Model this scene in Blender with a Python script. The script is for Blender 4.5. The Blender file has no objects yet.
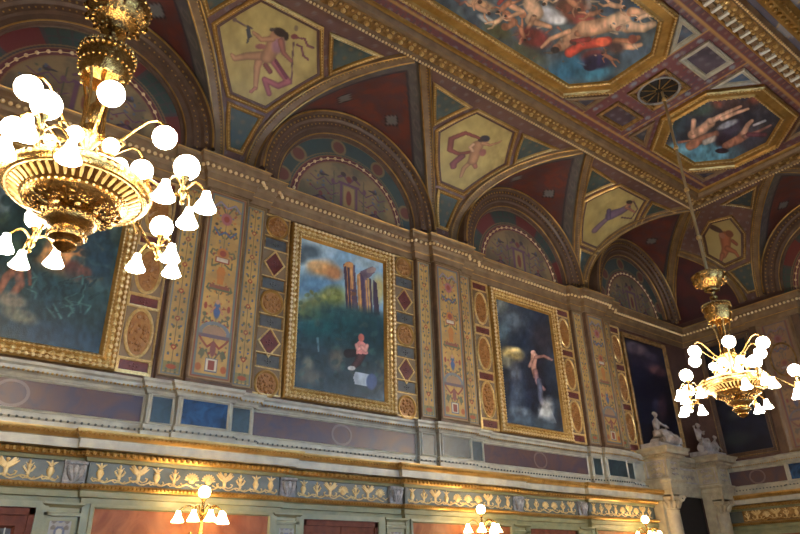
import bpy, math, random
import numpy as np
from mathutils import Matrix, Vector
random.seed(7); rng = np.random.default_rng(7)
SC = bpy.context.scene; COL = SC.collection
PI = math.pi

# ------------------------------------------------------------------ camera, world, lights, exposure
L, D, C_IN, ZS, ZC, ZF = 18.84, 10.0, 2.47, 7.2, 9.39, 9.5      # end wall x, long wall y, cove inset, springing, cove top, ceiling (heights from eye level)
FLOOR = -1.65; YN = -0.7; XW = -6.3
yaw, pitch, roll = 0.6615, 0.4532, -0.0237
cy, sy = math.cos(yaw), math.sin(yaw)
fw = Vector((sy*math.cos(pitch), cy*math.cos(pitch), math.sin(pitch)))
r0 = Vector((cy, -sy, 0)); u0 = r0.cross(fw)
r1 = r0*math.cos(roll)+u0*math.sin(roll); u1 = u0*math.cos(roll)-r0*math.sin(roll)
cam = bpy.data.cameras.new('camera'); cam.sensor_width = 36; cam.lens = 653.5/800*36; cam.clip_start = .05
co = bpy.data.objects.new('camera', cam); COL.objects.link(co)
co.matrix_world = Matrix(((r1.x, u1.x, -fw.x, 0), (r1.y, u1.y, -fw.y, 0), (r1.z, u1.z, -fw.z, 0), (0, 0, 0, 1)))
SC.camera = co
w = bpy.data.worlds.new('world'); SC.world = w; w.use_nodes = True
w.node_tree.nodes['Background'].inputs[0].default_value = (.55, .68, 1, 1)
w.node_tree.nodes['Background'].inputs[1].default_value = .9
SC.view_settings.view_transform = 'Standard'; SC.view_settings.look = 'None'
SC.view_settings.exposure = 0.52; SC.view_settings.gamma = 1.0
GLOBE_E, SCONCE_E = 60.0, 32.0
def daylight(x, z0, z1, wdt, power):
    l = bpy.data.lights.new('window_daylight', 'AREA'); l.shape = 'RECTANGLE'; l.size = wdt; l.size_y = z1-z0
    l.color = (.48, .72, 1.0); l.energy = power
    o = bpy.data.objects.new('window_daylight', l); COL.objects.link(o)
    o.location = (x, YN-.5, (z0+z1)/2); o.rotation_euler = (PI/2, 0, 0)
WINX = [1.2, 5.6, 9.8, 13.2]
for x in WINX: daylight(x, -.4, 4.6, 1.7, 340)

# ------------------------------------------------------------------ materials
def lin(c):
    c = np.asarray(c, float); return np.where(c <= .04045, c/12.92, ((c+.055)/1.055)**2.4)
def mat(name, rgb, rough=.6, metal=0., rgb2=None, scale=6., bump=0., bscale=40., emit=0, vcol=False, spec=.5, distort=0., detail=4.):
    m = bpy.data.materials.new(name); m.use_nodes = True; nt = m.node_tree; b = nt.nodes['Principled BSDF']
    c = [*lin(np.array(rgb)/255), 1]
    b.inputs['Base Color'].default_value = c; b.inputs['Roughness'].default_value = rough; b.inputs['Metallic'].default_value = metal
    b.inputs['Specular IOR Level'].default_value = spec
    tc = nt.nodes.new('ShaderNodeTexCoord')
    if vcol:
        a = nt.nodes.new('ShaderNodeAttribute'); a.attribute_name = 'Col'; nt.links.new(a.outputs['Color'], b.inputs['Base Color'])
    elif rgb2 is not None:
        n = nt.nodes.new('ShaderNodeTexNoise'); n.inputs['Scale'].default_value = scale; n.inputs['Detail'].default_value = detail; n.inputs['Distortion'].default_value = distort
        r = nt.nodes.new('ShaderNodeValToRGB'); r.color_ramp.elements[0].position = .35; r.color_ramp.elements[1].position = .65
        r.color_ramp.elements[0].color = c; r.color_ramp.elements[1].color = [*lin(np.array(rgb2)/255), 1]
        nt.links.new(tc.outputs['Object'], n.inputs['Vector']); nt.links.new(n.outputs['Fac'], r.inputs['Fac']); nt.links.new(r.outputs['Color'], b.inputs['Base Color'])
    if bump:
        n2 = nt.nodes.new('ShaderNodeTexNoise'); n2.inputs['Scale'].default_value = bscale; n2.inputs['Detail'].default_value = 3
        bp = nt.nodes.new('ShaderNodeBump'); bp.inputs['Strength'].default_value = bump; bp.inputs['Distance'].default_value = .02
        nt.links.new(tc.outputs['Object'], n2.inputs['Vector']); nt.links.new(n2.outputs['Fac'], bp.inputs['Height']); nt.links.new(bp.outputs['Normal'], b.inputs['Normal'])
    if emit:
        b.inputs['Emission Color'].default_value = c; b.inputs['Emission Strength'].default_value = emit
    return m
PAINT = mat('painted_plaster', (120, 100, 80), .55, vcol=True, bump=.15, bscale=30)
CANVAS = mat('oil_canvas', (60, 60, 60), .38, vcol=True, bump=.25, bscale=60)
GOLD = mat('gilding', (180, 142, 78), .36, .6, (152, 118, 62), 5, .06, 40)
GOLDB = mat('bright_gilding', (222, 192, 130), .3, .5, (188, 156, 96), 20, .15, 60)
GOLDD = mat('aged_gilding', (160, 126, 74), .42, .55, (112, 86, 52), 9, .5, 45)
BRASS = mat('polished_brass', (168, 136, 82), .24, .95, (128, 98, 52), 25, .3, 70)
STUCCO = mat('tan_stucco', (126, 102, 72), .5, 0, (106, 84, 60), 5, .1)
BROWN = mat('brown_stucco', (98, 74, 56), .5, 0, (80, 60, 46), 5, .1)
MAUVE = mat('mauve_wall_paint', (94, 68, 58), .6, 0, (80, 56, 52), 4, .1)
CREAM = mat('cream_stone', (168, 162, 142), .4, 0, (140, 138, 126), 5, .1)
GREEN = mat('green_stone', (128, 126, 92), .4, 0, (104, 106, 78), 4, .08)
SLATE = mat('slate_green_frieze', (92, 98, 92), .5, 0, (76, 84, 80), 6)
PEARL = mat('cream_gilt_beads', (222, 196, 146), .35, .25)
RELIEF = mat('pale_gilt_relief', (212, 186, 130), .45, .2, (184, 154, 98), 20)
MODIL = mat('white_modillions', (206, 204, 194), .45)
BLUEM = mat('blue_marble', (44, 78, 118), .22, 0, (28, 46, 70), 5, 0, distort=1.)
DGREENM = mat('dark_green_marble', (48, 66, 72), .34, 0, (34, 46, 52), 6, 0, distort=1.)
PURPM = mat('purple_marble', (94, 70, 62), .36, 0, (72, 62, 72), 2.2, 0, distort=1.5, spec=.35)
ORANGEM = mat('orange_veined_marble', (112, 58, 30), .42, 0, (140, 88, 52), 2.2, 0, distort=2.2, detail=8, spec=.2)
WOOD = mat('mahogany', (104, 56, 38), .6, 0, (82, 40, 28), 8, .1, spec=.2)
STONE = mat('statue_stone', (168, 158, 150), .6, 0, (138, 128, 122), 8, .3, 25)
PSTONE = mat('portal_stone', (172, 158, 128), .5, 0, (146, 134, 110), 6, .1)
DARK = mat('dark_void', (16, 14, 14), .8)
CHAIN = mat('bronze_rod', (176, 154, 112), .4, .4)
GLOBE = mat('lit_opal_glass', (255, 236, 206), .3, emit=GLOBE_E)
TULIP = mat('lit_tulip_glass', (255, 236, 208), .3, emit=GLOBE_E)
SGLOBE = mat('lit_sconce_glass', (255, 214, 150), .3, emit=SCONCE_E)
FLOORM = mat('oak_floor', (120, 84, 52), .4, 0, (96, 66, 40), 3)
GLASS = mat('window_glass', (225, 235, 245), .05); GLASS.node_tree.nodes['Principled BSDF'].inputs['Transmission Weight'].default_value = .97
DGLASS = mat('door_glass', (70, 70, 74), .12, 0, (110, 108, 104), 2)
REDP = mat('red_plaque', (104, 52, 46), .45, 0, (82, 42, 40), 12)
OCHRE = mat('ochre_relief', (160, 112, 60), .42, .15, (136, 92, 48), 14, .3, 30)
RINGM = mat('pale_inlay', (108, 92, 88), .36)
BLUEP = mat('grey_blue_plaque', (80, 82, 80), .5, 0, (64, 68, 70), 10)
LILAC = mat('lilac_white_stone', (150, 148, 146), .5, 0, (110, 112, 116), 14, .5, 40)

# ------------------------------------------------------------------ mesh building
class MB:
    def __init__(s): s.V = []; s.F = []; s.C = []; s.n = 0
    def add(s, v, f, c=None):
        v = np.asarray(v, float).reshape(-1, 3)
        for a in (f if isinstance(f, list) else [f]):
            s.F.append(np.asarray(a, int)+s.n)
        s.V.append(v); s.n += len(v)
        if c is not None: s.C.append(np.asarray(c, float))
        return s
    def box(s, x0, x1, y0, y1, z0, z1):
        v = [(x, y, z) for x in (x0, x1) for y in (y0, y1) for z in (z0, z1)]
        return s.add(v, [[0, 1, 3, 2], [4, 6, 7, 5], [0, 4, 5, 1], [2, 3, 7, 6], [0, 2, 6, 4], [1, 5, 7, 3]])
    def lathe(s, prof, c=(0, 0, 0), n=24, axis='z', a0=0, a1=2*PI, flute=0, nf=0):
        prof = np.asarray(prof, float); full = abs(a1-a0-2*PI) < 1e-6; k = n if full else n+1
        th = a0+(a1-a0)*np.arange(k)/n
        rr = prof[:, 0][:, None]*(1+flute*np.cos(nf*th)[None, :])
        X = rr*np.cos(th); Y = rr*np.sin(th); Z = np.repeat(prof[:, 1][:, None], k, 1)
        v = np.stack([X, Y, Z], -1)
        if axis == 'y': v = np.stack([v[..., 0], -v[..., 2], v[..., 1]], -1)
        if axis == 'x': v = np.stack([-v[..., 2], -v[..., 0], v[..., 1]], -1)
        m = len(prof); i, j = np.meshgrid(np.arange(m-1), np.arange(n), indexing='ij'); j2 = (j+1) % k
        f = np.stack([i*k+j, i*k+j2, (i+1)*k+j2, (i+1)*k+j], -1).reshape(-1, 4)
        return s.add(v.reshape(-1, 3)+np.array(c), f)
    def tube(s, pts, r, n=8):
        p = np.asarray(pts, float); m = len(p); r = np.broadcast_to(np.asarray(r, float), (m,))
        t = np.gradient(p, axis=0); t /= np.linalg.norm(t, axis=1)[:, None]+1e-9
        a = np.array([0, 0, 1.]) if abs(t[0, 2]) < .9 else np.array([1., 0, 0])
        V = []
        for i in range(m):
            a = a-t[i]*(a@t[i]); a /= np.linalg.norm(a)+1e-9; b = np.cross(t[i], a)
            th = np.arange(n)*2*PI/n
            V.append(p[i]+r[i]*(np.cos(th)[:, None]*a+np.sin(th)[:, None]*b))
        i, j = np.meshgrid(np.arange(m-1), np.arange(n), indexing='ij')
        f = np.stack([i*n+j, i*n+(j+1) % n, (i+1)*n+(j+1) % n, (i+1)*n+j], -1).reshape(-1, 4)
        return s.add(np.concatenate(V), [f, np.arange(n)[None, ::-1], (np.arange(n)+(m-1)*n)[None]])
    def beads(s, cs, r, seg=6, ring=4, sc=(1, 1, 1)):
        cs = np.asarray(cs, float).reshape(-1, 3)
        if not len(cs): return s
        ph = PI*np.arange(1, ring)/ring; th = 2*PI*np.arange(seg)/seg
        v = [[0, 0, 1]]+[[math.sin(a)*math.cos(b), math.sin(a)*math.sin(b), math.cos(a)] for a in ph for b in th]+[[0, 0, -1]]
        v = np.array(v)*np.array(sc); q = []; t = []
        for j in range(seg):
            t.append([0, 1+j, 1+(j+1) % seg]); e = 1+(ring-2)*seg; t.append([len(v)-1, e+(j+1) % seg, e+j])
            for i in range(ring-2): q.append([1+i*seg+j, 1+(i+1)*seg+j, 1+(i+1)*seg+(j+1) % seg, 1+i*seg+(j+1) % seg])
        r = np.broadcast_to(np.asarray(r, float), (len(cs),))
        V = cs[:, None, :]+v[None]*r[:, None, None]; off = np.arange(len(cs))[:, None, None]*len(v)
        fs = [(np.array(t)[None]+off).reshape(-1, 3)]
        if q: fs.append((np.array(q)[None]+off).reshape(-1, 4))
        return s.add(V.reshape(-1, 3), fs)
    def mesh(s, name, m, base=(0, 0, 0), smooth=True):
        V = np.concatenate(s.V)-np.array(base); me = bpy.data.meshes.new(name)
        loops = []; starts = []; tot = 0
        for f in s.F:
            f = np.atleast_2d(f); k = f.shape[1]
            starts.append(tot+np.arange(len(f))*k); loops.append(f.ravel()); tot += f.size
        loops = np.concatenate(loops); starts = np.concatenate(starts)
        me.vertices.add(len(V)); me.vertices.foreach_set('co', V.astype(np.float32).ravel())
        me.loops.add(len(loops)); me.loops.foreach_set('vertex_index', loops.astype(np.int32))
        me.polygons.add(len(starts)); me.polygons.foreach_set('loop_start', starts.astype(np.int32))
        me.update(calc_edges=True); me.validate()
        if s.C:
            c = np.concatenate(s.C); a = me.color_attributes.new('Col', 'FLOAT_COLOR', 'POINT')
            c4 = np.ones((len(c), 4), np.float32); c4[:, :3] = lin(np.clip(c, 0, 1)); a.data.foreach_set('color', c4.ravel())
        me.materials.append(m)
        if not smooth: me.polygons.foreach_set('use_smooth', np.zeros(len(me.polygons), bool))
        if smooth:
            me.polygons.foreach_set('use_smooth', np.ones(len(me.polygons), bool))
            try: me.set_sharp_from_angle(angle=math.radians(38))
            except Exception: pass
        return me
    def obj(s, name, m, parent=None, smooth=True):
        V = np.concatenate(s.V)
        if parent is None:
            lo, hi = V.min(0), V.max(0); base = np.array([(lo[0]+hi[0])/2, (lo[1]+hi[1])/2, lo[2]])
        else: base = BASE[parent.name]
        o = bpy.data.objects.new(name, s.mesh(name, m, base, smooth)); COL.objects.link(o)
        BASE[o.name] = base
        if parent is None: o.location = base
        else: o.parent = parent
        return o
BASE = {}
def tag(o, label, cat, group=None):
    o['label'] = label; o['category'] = cat
    if group: o['group'] = group
    return o
def thing(name, loc, label, cat, group=None):
    o = bpy.data.objects.new(name, None); COL.objects.link(o); o.location = loc; o.empty_display_size = .1
    BASE[o.name] = np.array(loc, float); return tag(o, label, cat, group)
def struct(o): o['kind'] = 'structure'; return o
def copy_tree(src, loc, label, group=None):
    c = src.copy(); COL.objects.link(c); c.location = loc; c['label'] = label
    if group: c['group'] = group
    for k in list(src.children):
        d = k.copy(); COL.objects.link(d); d.parent = c
        for g in list(k.children):
            e = g.copy(); COL.objects.link(e); e.parent = d
    return c
# plan sweep of a moulding: prof = [(depth into the room, z)], path = plan polyline, room on the right of its direction
def miter(path, closed=False):
    p = np.asarray(path, float); n = len(p); out = []
    for i in range(n):
        ds = []
        if i > 0 or closed: d = p[i]-p[i-1]; ds.append(d/np.linalg.norm(d))
        if i < n-1 or closed: d = p[(i+1) % n]-p[i]; ds.append(d/np.linalg.norm(d))
        ns = [np.array([d[1], -d[0]]) for d in ds]
        if len(ns) == 1: out.append(ns[0])
        else: out.append((ns[0]+ns[1])/(1+ns[0]@ns[1]+1e-9))
    return p, np.array(out)
def sweep(mb, prof, path, closed=False):
    p, m = miter(path, closed); prof = np.asarray(prof, float); k = len(prof); n = len(p)
    V = np.empty((n, k, 3)); V[:, :, :2] = p[:, None, :]+m[:, None, :]*prof[None, :, 0, None]; V[:, :, 2] = prof[:, 1]
    f = []
    for i in range(n if closed else n-1):
        for j in range(k-1): f.append([i*k+j, ((i+1) % n)*k+j, ((i+1) % n)*k+j+1, i*k+j+1])
    fs = [np.array(f)]
    if not closed: fs += [np.arange(k)[None], (np.arange(k)+(n-1)*k)[None, ::-1]]
    return mb.add(V.reshape(-1, 3), fs)
def along(path, d, sp):
    p, m = miter(path); q = p+m*d; out = []
    for i in range(len(q)-1):
        l = np.linalg.norm(q[i+1]-q[i]); n = max(1, int(l/sp))
        out.append(q[i]+(q[i+1]-q[i])*((np.arange(n)+.5)/n)[:, None])
    return np.concatenate(out)
def beadrow(mb, path, d, z, sp, r, sc=(1, 1, 1)):
    a = along(path, d, sp); return mb.beads(np.column_stack([a, np.full(len(a), z)]), r, sc=sc)
# frame swept in a 2-D parameter plane and mapped to a surface
def resample(poly, step, closed=True):
    p = np.asarray(poly, float); out = []
    n = len(p)
    for i in range(n if closed else n-1):
        a, b = p[i], p[(i+1) % n]; k = max(1, int(np.linalg.norm(b-a)/step))
        out.append(a+(b-a)*(np.arange(k)/k)[:, None])
    if not closed: out.append(p[-1:])
    return np.concatenate(out)
def normals2(p, closed=True):
    n = len(p); d = np.roll(p, -1, 0)-p
    if not closed: d[-1] = d[-2]
    d /= np.linalg.norm(d, axis=1)[:, None]+1e-12; pr = np.roll(d, 1, 0)
    if not closed: pr[0] = d[0]
    n1 = np.stack([-pr[:, 1], pr[:, 0]], 1); n2 = np.stack([-d[:, 1], d[:, 0]], 1)
    return (n1+n2)/(1+(n1*n2).sum(1)+1e-6)[:, None]
def ccw(p):
    p = np.asarray(p, float); x, y = p.T; a = (x*np.roll(y, -1)-y*np.roll(x, -1)).sum()
    return p if a > 0 else p[::-1]
def frame(mb, poly, prof, M, step=9., closed=True):
    p = resample(ccw(poly) if closed else poly, step, closed); nn = normals2(p, closed); prof = np.asarray(prof, float); k = len(prof); n = len(p)
    U = p[:, None, :]+nn[:, None, :]*prof[None, :, 0, None]
    V = M(U[..., 0].ravel(), U[..., 1].ravel(), np.tile(prof[:, 1], n))
    i, j = np.meshgrid(np.arange(n if closed else n-1), np.arange(k-1), indexing='ij'); i2 = (i+1) % n
    return mb.add(V, np.stack([i*k+j, i2*k+j, i2*k+j+1, i*k+j+1], -1).reshape(-1, 4))
def framebeads(mb, poly, off, h, sp, r, M, closed=True, sc=(1, 1, 1)):
    frame(mb, poly, [(off-.008, h-.004), (off, h+r*.35), (off+.008, h-.004)], M, .12 if M in (MV, MVE) else 9., closed)
    p = ccw(poly) if closed else np.asarray(poly, float); nn = normals2(p, closed); q = p+nn*off
    q = resample(q, sp, closed); return mb.beads(M(q[:, 0], q[:, 1], np.full(len(q), h)), r, sc=sc)
def grid(mb, u0, u1, v0, v1, step, M, paint, h=0.):
    nu = max(2, int((u1-u0)/step)+1); nv = max(2, int((v1-v0)/step)+1)
    u, v = np.meshgrid(np.linspace(u0, u1, nu), np.linspace(v0, v1, nv), indexing='ij'); u = u.ravel(); v = v.ravel()
    i, j = np.meshgrid(np.arange(nu-1), np.arange(nv-1), indexing='ij')
    return mb.add(M(u, v, np.full(len(u), h)), np.stack([i*nv+j, (i+1)*nv+j, (i+1)*nv+j+1, i*nv+j+1], -1).reshape(-1, 4), paint(u, v))
def patch(mb, poly, step, M, paint, h=0.):          # convex polygon, fan of subdivided triangles
    P = ccw(poly); Cc = P.mean(0)
    for i in range(len(P)):
        A, B = P[i], P[(i+1) % len(P)]; n = max(2, int(max(np.linalg.norm(A-Cc), np.linalg.norm(B-Cc), np.linalg.norm(A-B))/step))
        bc = [(a, b) for a in range(n+1) for b in range(n+1-a)]; ix = {t: q for q, t in enumerate(bc)}; ar = np.array(bc)/n
        U = Cc+ar[:, :1]*(A-Cc)+ar[:, 1:]*(B-Cc); t = []
        for a in range(n):
            for b in range(n-a):
                t.append([ix[a, b], ix[a+1, b], ix[a, b+1]])
                if a+b < n-1: t.append([ix[a+1, b], ix[a+1, b+1], ix[a, b+1]])
        mb.add(M(U[:, 0], U[:, 1], np.full(len(U), h)), np.array(t), paint(U[:, 0], U[:, 1]))
    return mb
# surfaces: long wall, end wall (u measured from the room corner), ceiling, the coves (v = height angle x RV)
RV = 2.33
def ML(u, v, h): return np.stack([u, D-h, v], -1)
def ME(u, v, h): return np.stack([L-h, D-u, v], -1)
def MC(u, v, h): return np.stack([u, v, ZF-h], -1)
def _cv(v, h):
    th = v/RV; a, b = C_IN, ZC-ZS; nx = np.cos(th)/a; nz = np.sin(th)/b; l = np.hypot(nx, nz)
    return (D-a+a*np.cos(th)-h*nx/l)-D, ZS+b*np.sin(th)-h*nz/l
def MV(u, v, h): o, z = _cv(v, h); return np.stack([u, D+o, z], -1)
def MVE(u, v, h): o, z = _cv(v, h); return np.stack([L+o, u, z], -1)
def MVN(u, v, h): o, z = _cv(v, h); return np.stack([u, 10.4-(D+o), z], -1)

# ------------------------------------------------------------------ a small painter
def hsh(i, j, s): x = np.sin(i*127.1+j*311.7+s*74.7)*43758.5453; return x-np.floor(x)
def vnoise(u, v, s=0):
    i, j = np.floor(u), np.floor(v); f, g = u-i, v-j; f = f*f*(3-2*f); g = g*g*(3-2*g)
    return (hsh(i, j, s)*(1-f)+hsh(i+1, j, s)*f)*(1-g)+(hsh(i, j+1, s)*(1-f)+hsh(i+1, j+1, s)*f)*g
def fbm(u, v, s=0, o=4):
    r = 0; a = .5
    for k in range(o): r = r+a*vnoise(u*2**k, v*2**k, s+k); a /= 2
    return r/(1-.5**o)
class Pt:
    def __init__(s, u, v, rgb): s.u = u; s.v = v; s.c = np.tile(np.array(rgb, float)/255, (len(u), 1))
    def mix(s, a, rgb): a = np.clip(a, 0, 1)[:, None]; s.c = s.c*(1-a)+a*np.array(rgb, float)/255; return s
    def noise(s, sc, rgb, amt=.6, seed=0, lo=.4, hi=.65, sy=1.):
        n = fbm(s.u*sc, s.v*sc*sy, seed); return s.mix(amt*np.clip((n-lo)/(hi-lo), 0, 1), rgb)
    def ell(s, x, y, rx, ry, rgb, rot=0, soft=.25, a=1.):
        c, n = math.cos(rot), math.sin(rot); du, dv = s.u-x, s.v-y
        d = np.hypot((du*c+dv*n)/rx, (-du*n+dv*c)/ry); return s.mix(a*np.clip((1-d)/soft+.5, 0, 1), rgb)
    def st(s, pts, w0, rgb, w1=None, soft=.3, a=1.):
        w1 = w0 if w1 is None else w1; p = np.array(pts, float); n = len(p)-1; best = np.full(len(s.u), 9e9)
        for i in range(n):
            A, B = p[i], p[i+1]; d = B-A; t = np.clip(((s.u-A[0])*d[0]+(s.v-A[1])*d[1])/(d@d+1e-12), 0, 1)
            wd = w0+(w1-w0)*(i+t)/n; best = np.minimum(best, np.hypot(s.u-A[0]-t*d[0], s.v-A[1]-t*d[1])/wd)
        m = np.clip(a*np.clip((1-best)/soft+.5, 0, 1), 0, 1)[:, None]; sh = (1.06-.34*np.clip(best, 0, 1)**2)[:, None]; s.c = s.c*(1-m)+m*sh*np.array(rgb, float)/255; return s
    def poly(s, pts, rgb, a=1.):
        p = np.array(pts, float); ins = np.zeros(len(s.u), bool)
        for i in range(len(p)):
            (x0, y0), (x1, y1) = p[i], p[(i+1) % len(p)]
            if y0 != y1: ins ^= ((y0 > s.v) != (y1 > s.v)) & (s.u < (x1-x0)*(s.v-y0)/(y1-y0)+x0)
        return s.mix(a*ins, rgb)
    def rect(s, x0, x1, y0, y1, rgb, a=1.): return s.mix(a*((s.u > x0) & (s.u < x1) & (s.v > y0) & (s.v < y1)), rgb)
    def ring(s, x, y, r, wd, rgb, a=1.): d = abs(np.hypot(s.u-x, s.v-y)-r)/wd; return s.mix(a*np.clip((1-d)/.5+.5, 0, 1), rgb)
def brush(p, f, amt=.3, seed=3): n = fbm(p.u*f, p.v*f*.6, seed, 3)-.5; p.c = np.clip(p.c*(1+amt*2*n[:, None]), 0, 1); return p.c
def homog(src, dst):
    A = []; b = []
    for (x, y), (X, Y) in zip(src, dst):
        A += [[x, y, 1, 0, 0, 0, -X*x, -X*y], [0, 0, 0, x, y, 1, -Y*x, -Y*y]]; b += [X, Y]
    h = np.append(np.linalg.lstsq(np.array(A, float), np.array(b, float), rcond=None)[0], 1).reshape(3, 3)
    def f(u, v):
        q = h@np.stack([u, v, np.ones_like(u)]); return q[0]/q[2], q[1]/q[2]
    return f

# ------------------------------------------------------------------ room shell
CC = [1.22, 6.44, 11.66]; FC = [-1.39, 3.83, 9.05, 14.2]; ACL = 2.17          # lunette centres, fan centres
PC = [1.12, 6.34, 11.56, 16.66]                                              # painting centres
PIL = [3.74, 8.93, 14.15]                                                    # upper pilaster centres
struct(MB().box(XW-.3, L+.3, D+.004, D+.3, FLOOR, ZF+.1).obj('wall_back', MAUVE, smooth=False))
struct(MB().box(L+.004, L+.3, YN, D, FLOOR, ZF+.1).obj('wall_right', MAUVE, smooth=False))
struct(MB().box(XW-.3, XW, YN, D, FLOOR, ZF+.1).obj('wall_left', MAUVE, smooth=False))
struct(MB().box(XW-.3, L+.3, YN-.3, D+.3, FLOOR-.2, FLOOR).obj('floor', FLOORM, smooth=False))
nw = MB(); zz = [FLOOR, -.4, 4.6, ZF+.1]; edges = [XW]
for x in WINX: edges += [x-.85, x+.85]
edges.append(L)
for i in range(len(edges)-1):
    if i % 2 == 0: nw.box(edges[i], edges[i+1], YN-.3, YN, FLOOR, ZF+.1)
    else: nw.box(edges[i], edges[i+1], YN-.3, YN, FLOOR, -.4).box(edges[i], edges[i+1], YN-.3, YN, 4.6, ZF+.1)
struct(nw.obj('wall_front', MAUVE, smooth=False))
for i, x in enumerate(WINX):
    fr = MB().box(x-.85, x-.77, YN-.25, YN-.1, -.4, 4.6).box(x+.77, x+.85, YN-.25, YN-.1, -.4, 4.6).box(x-.77, x+.77, YN-.25, YN-.1, -.4, -.3).box(x-.77, x+.77, YN-.25, YN-.1, 4.5, 4.6).box(x-.03, x+.03, YN-.22, YN-.13, -.3, 4.5).box(x-.77, x+.77, YN-.22, YN-.13, 3.0, 3.08)
    wdw = struct(fr.obj('window_%d' % (i+1), CREAM, smooth=False))
    MB().box(x-.77, x+.77, YN-.19, YN-.18, -.3, 4.5).obj('pane', GLASS, wdw, smooth=False)

# flat ceiling, painted
def p_ceiling(u, v):
    p = Pt(u, v, (104, 60, 62)); p.noise(1.3, (84, 52, 66), .7, 3)
    def floral(m, x0, y0, sp):
        a = (u-x0)/sp; b = (v-y0)/sp; ca = a-np.floor(a)-.5; cb = b-np.floor(b)-.5; k = (np.floor(a)+np.floor(b)) % 2
        d = np.hypot(ca, cb); p.mix(m*np.clip((.36-d)*9, 0, 1)*(k == 0)*.7, (108, 108, 122)); p.mix(m*np.clip((.16-d)*9, 0, 1), (146, 124, 100))
        p.mix(m*(abs(abs(ca)-.34) < .06)*(k == 1)*.5, (60, 74, 84))
    floral(np.ones(len(u)), 0, .03, .2)
    for a in (6.74, 3.66): p.mix(np.clip((.025-abs(v-a))/.01, 0, 1), (170, 132, 70))
    for a in (10.56, 12.04, 1.9): p.mix(np.clip((.025-abs(u-a))/.01, 0, 1)*((v > 3.66) & (v < 6.74)), (170, 132, 70))
    for x in (10.56, 12.04):
        for y in np.arange(3.95, 6.7, .5): p.ell(x+(.12 if x < 11 else -.12), y, .06, .06, (120, 128, 140))
    return p.c
struct(grid(MB(), XW, L-C_IN+.03, 2.85, 7.55, .033, MC, p_ceiling).obj('ceiling', PAINT))
struct(MB().box(XW, L, YN, D, ZF+.1, ZF+.2).obj('ceiling_slab', BROWN, smooth=False))

# coves: the fans between the lunettes
def p_fan(seed):
    def f(u, v):
        p = Pt(u, v, (104, 76, 68)); p.noise(1.5, (84, 60, 60), .6, seed)
        a = u/.17; b = v/.17; k = (np.floor(a)+np.floor(b)) % 2; d = np.hypot(a-np.floor(a)-.5, b-np.floor(b)-.5)
        p.mix(np.clip((.33-d)*8, 0, 1)*(k == 0)*.55, (128, 122, 120)); p.mix(np.clip((.12-d)*8, 0, 1)*(k == 0), (70, 66, 80))
        return p.c
    return f
def fanmesh(lo, hi, M, seed, nv=100, nu=150, v1=RV*PI/2):
    v, s = np.meshgrid(np.linspace(0, v1, nv), np.linspace(0, 1, nu), indexing='ij'); k = np.cos(v/RV)
    u = lo(k)+(hi(k)-lo(k))*s; u = u.ravel(); v = v.ravel()
    i, j = np.meshgrid(np.arange(nv-1), np.arange(nu-1), indexing='ij')
    return MB().add(M(u, v, np.zeros(len(u))), np.stack([i*nu+j, i*nu+j+1, (i+1)*nu+j+1, (i+1)*nu+j], -1).reshape(-1, 4), p_fan(seed)(u, v))
CR = L-C_IN                                                                   # apex of the corner cell, 16.37
AL4 = 2.0
fans = [(lambda k: -4.0+ACL*k, lambda k: CC[0]-ACL*k), (lambda k: CC[0]+ACL*k, lambda k: CC[1]-ACL*k), (lambda k: CC[1]+ACL*k, lambda k: CC[2]-ACL*k), (lambda k: CC[2]+ACL*k, lambda k: CR-AL4*k)]
for i, (lo, hi) in enumerate(fans): struct(fanmesh(lo, hi, MV, i).obj('ceiling_cove', PAINT))
AE, CE = 2.0, 5.2
struct(fanmesh(lambda k: CE+AE*k, lambda k: 7.53+C_IN*k, MVE, 9).obj('ceiling_cove', PAINT))
struct(fanmesh(lambda k: .4+0*k, lambda k: CE-AE*k, MVE, 9).obj('ceiling_cove', PAINT))
def p_near(u, v):
    p = Pt(u, v, (98, 98, 112)); p.noise(2, (80, 74, 92), .7, 4)
    for x in (1.22, 6.44, 11.66, 16.9):
        d = abs(abs(u-x)-(RV*PI/2-v)*1.35)
        p.mix(np.clip((.16-d)/.03, 0, 1), (134, 134, 142)); p.mix(np.clip((.02-abs(d-.16))/.01, 0, 1), (170, 150, 110))
    return p.c
struct(grid(MB(), 2.0, L, .2, RV*PI/2, .05, MVN, p_near).obj('ceiling_cove', PAINT))
struct(MB().box(XW, L, YN, .5, ZS-.2, ZS+.6).obj('trim_0', BROWN, smooth=False))
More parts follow.
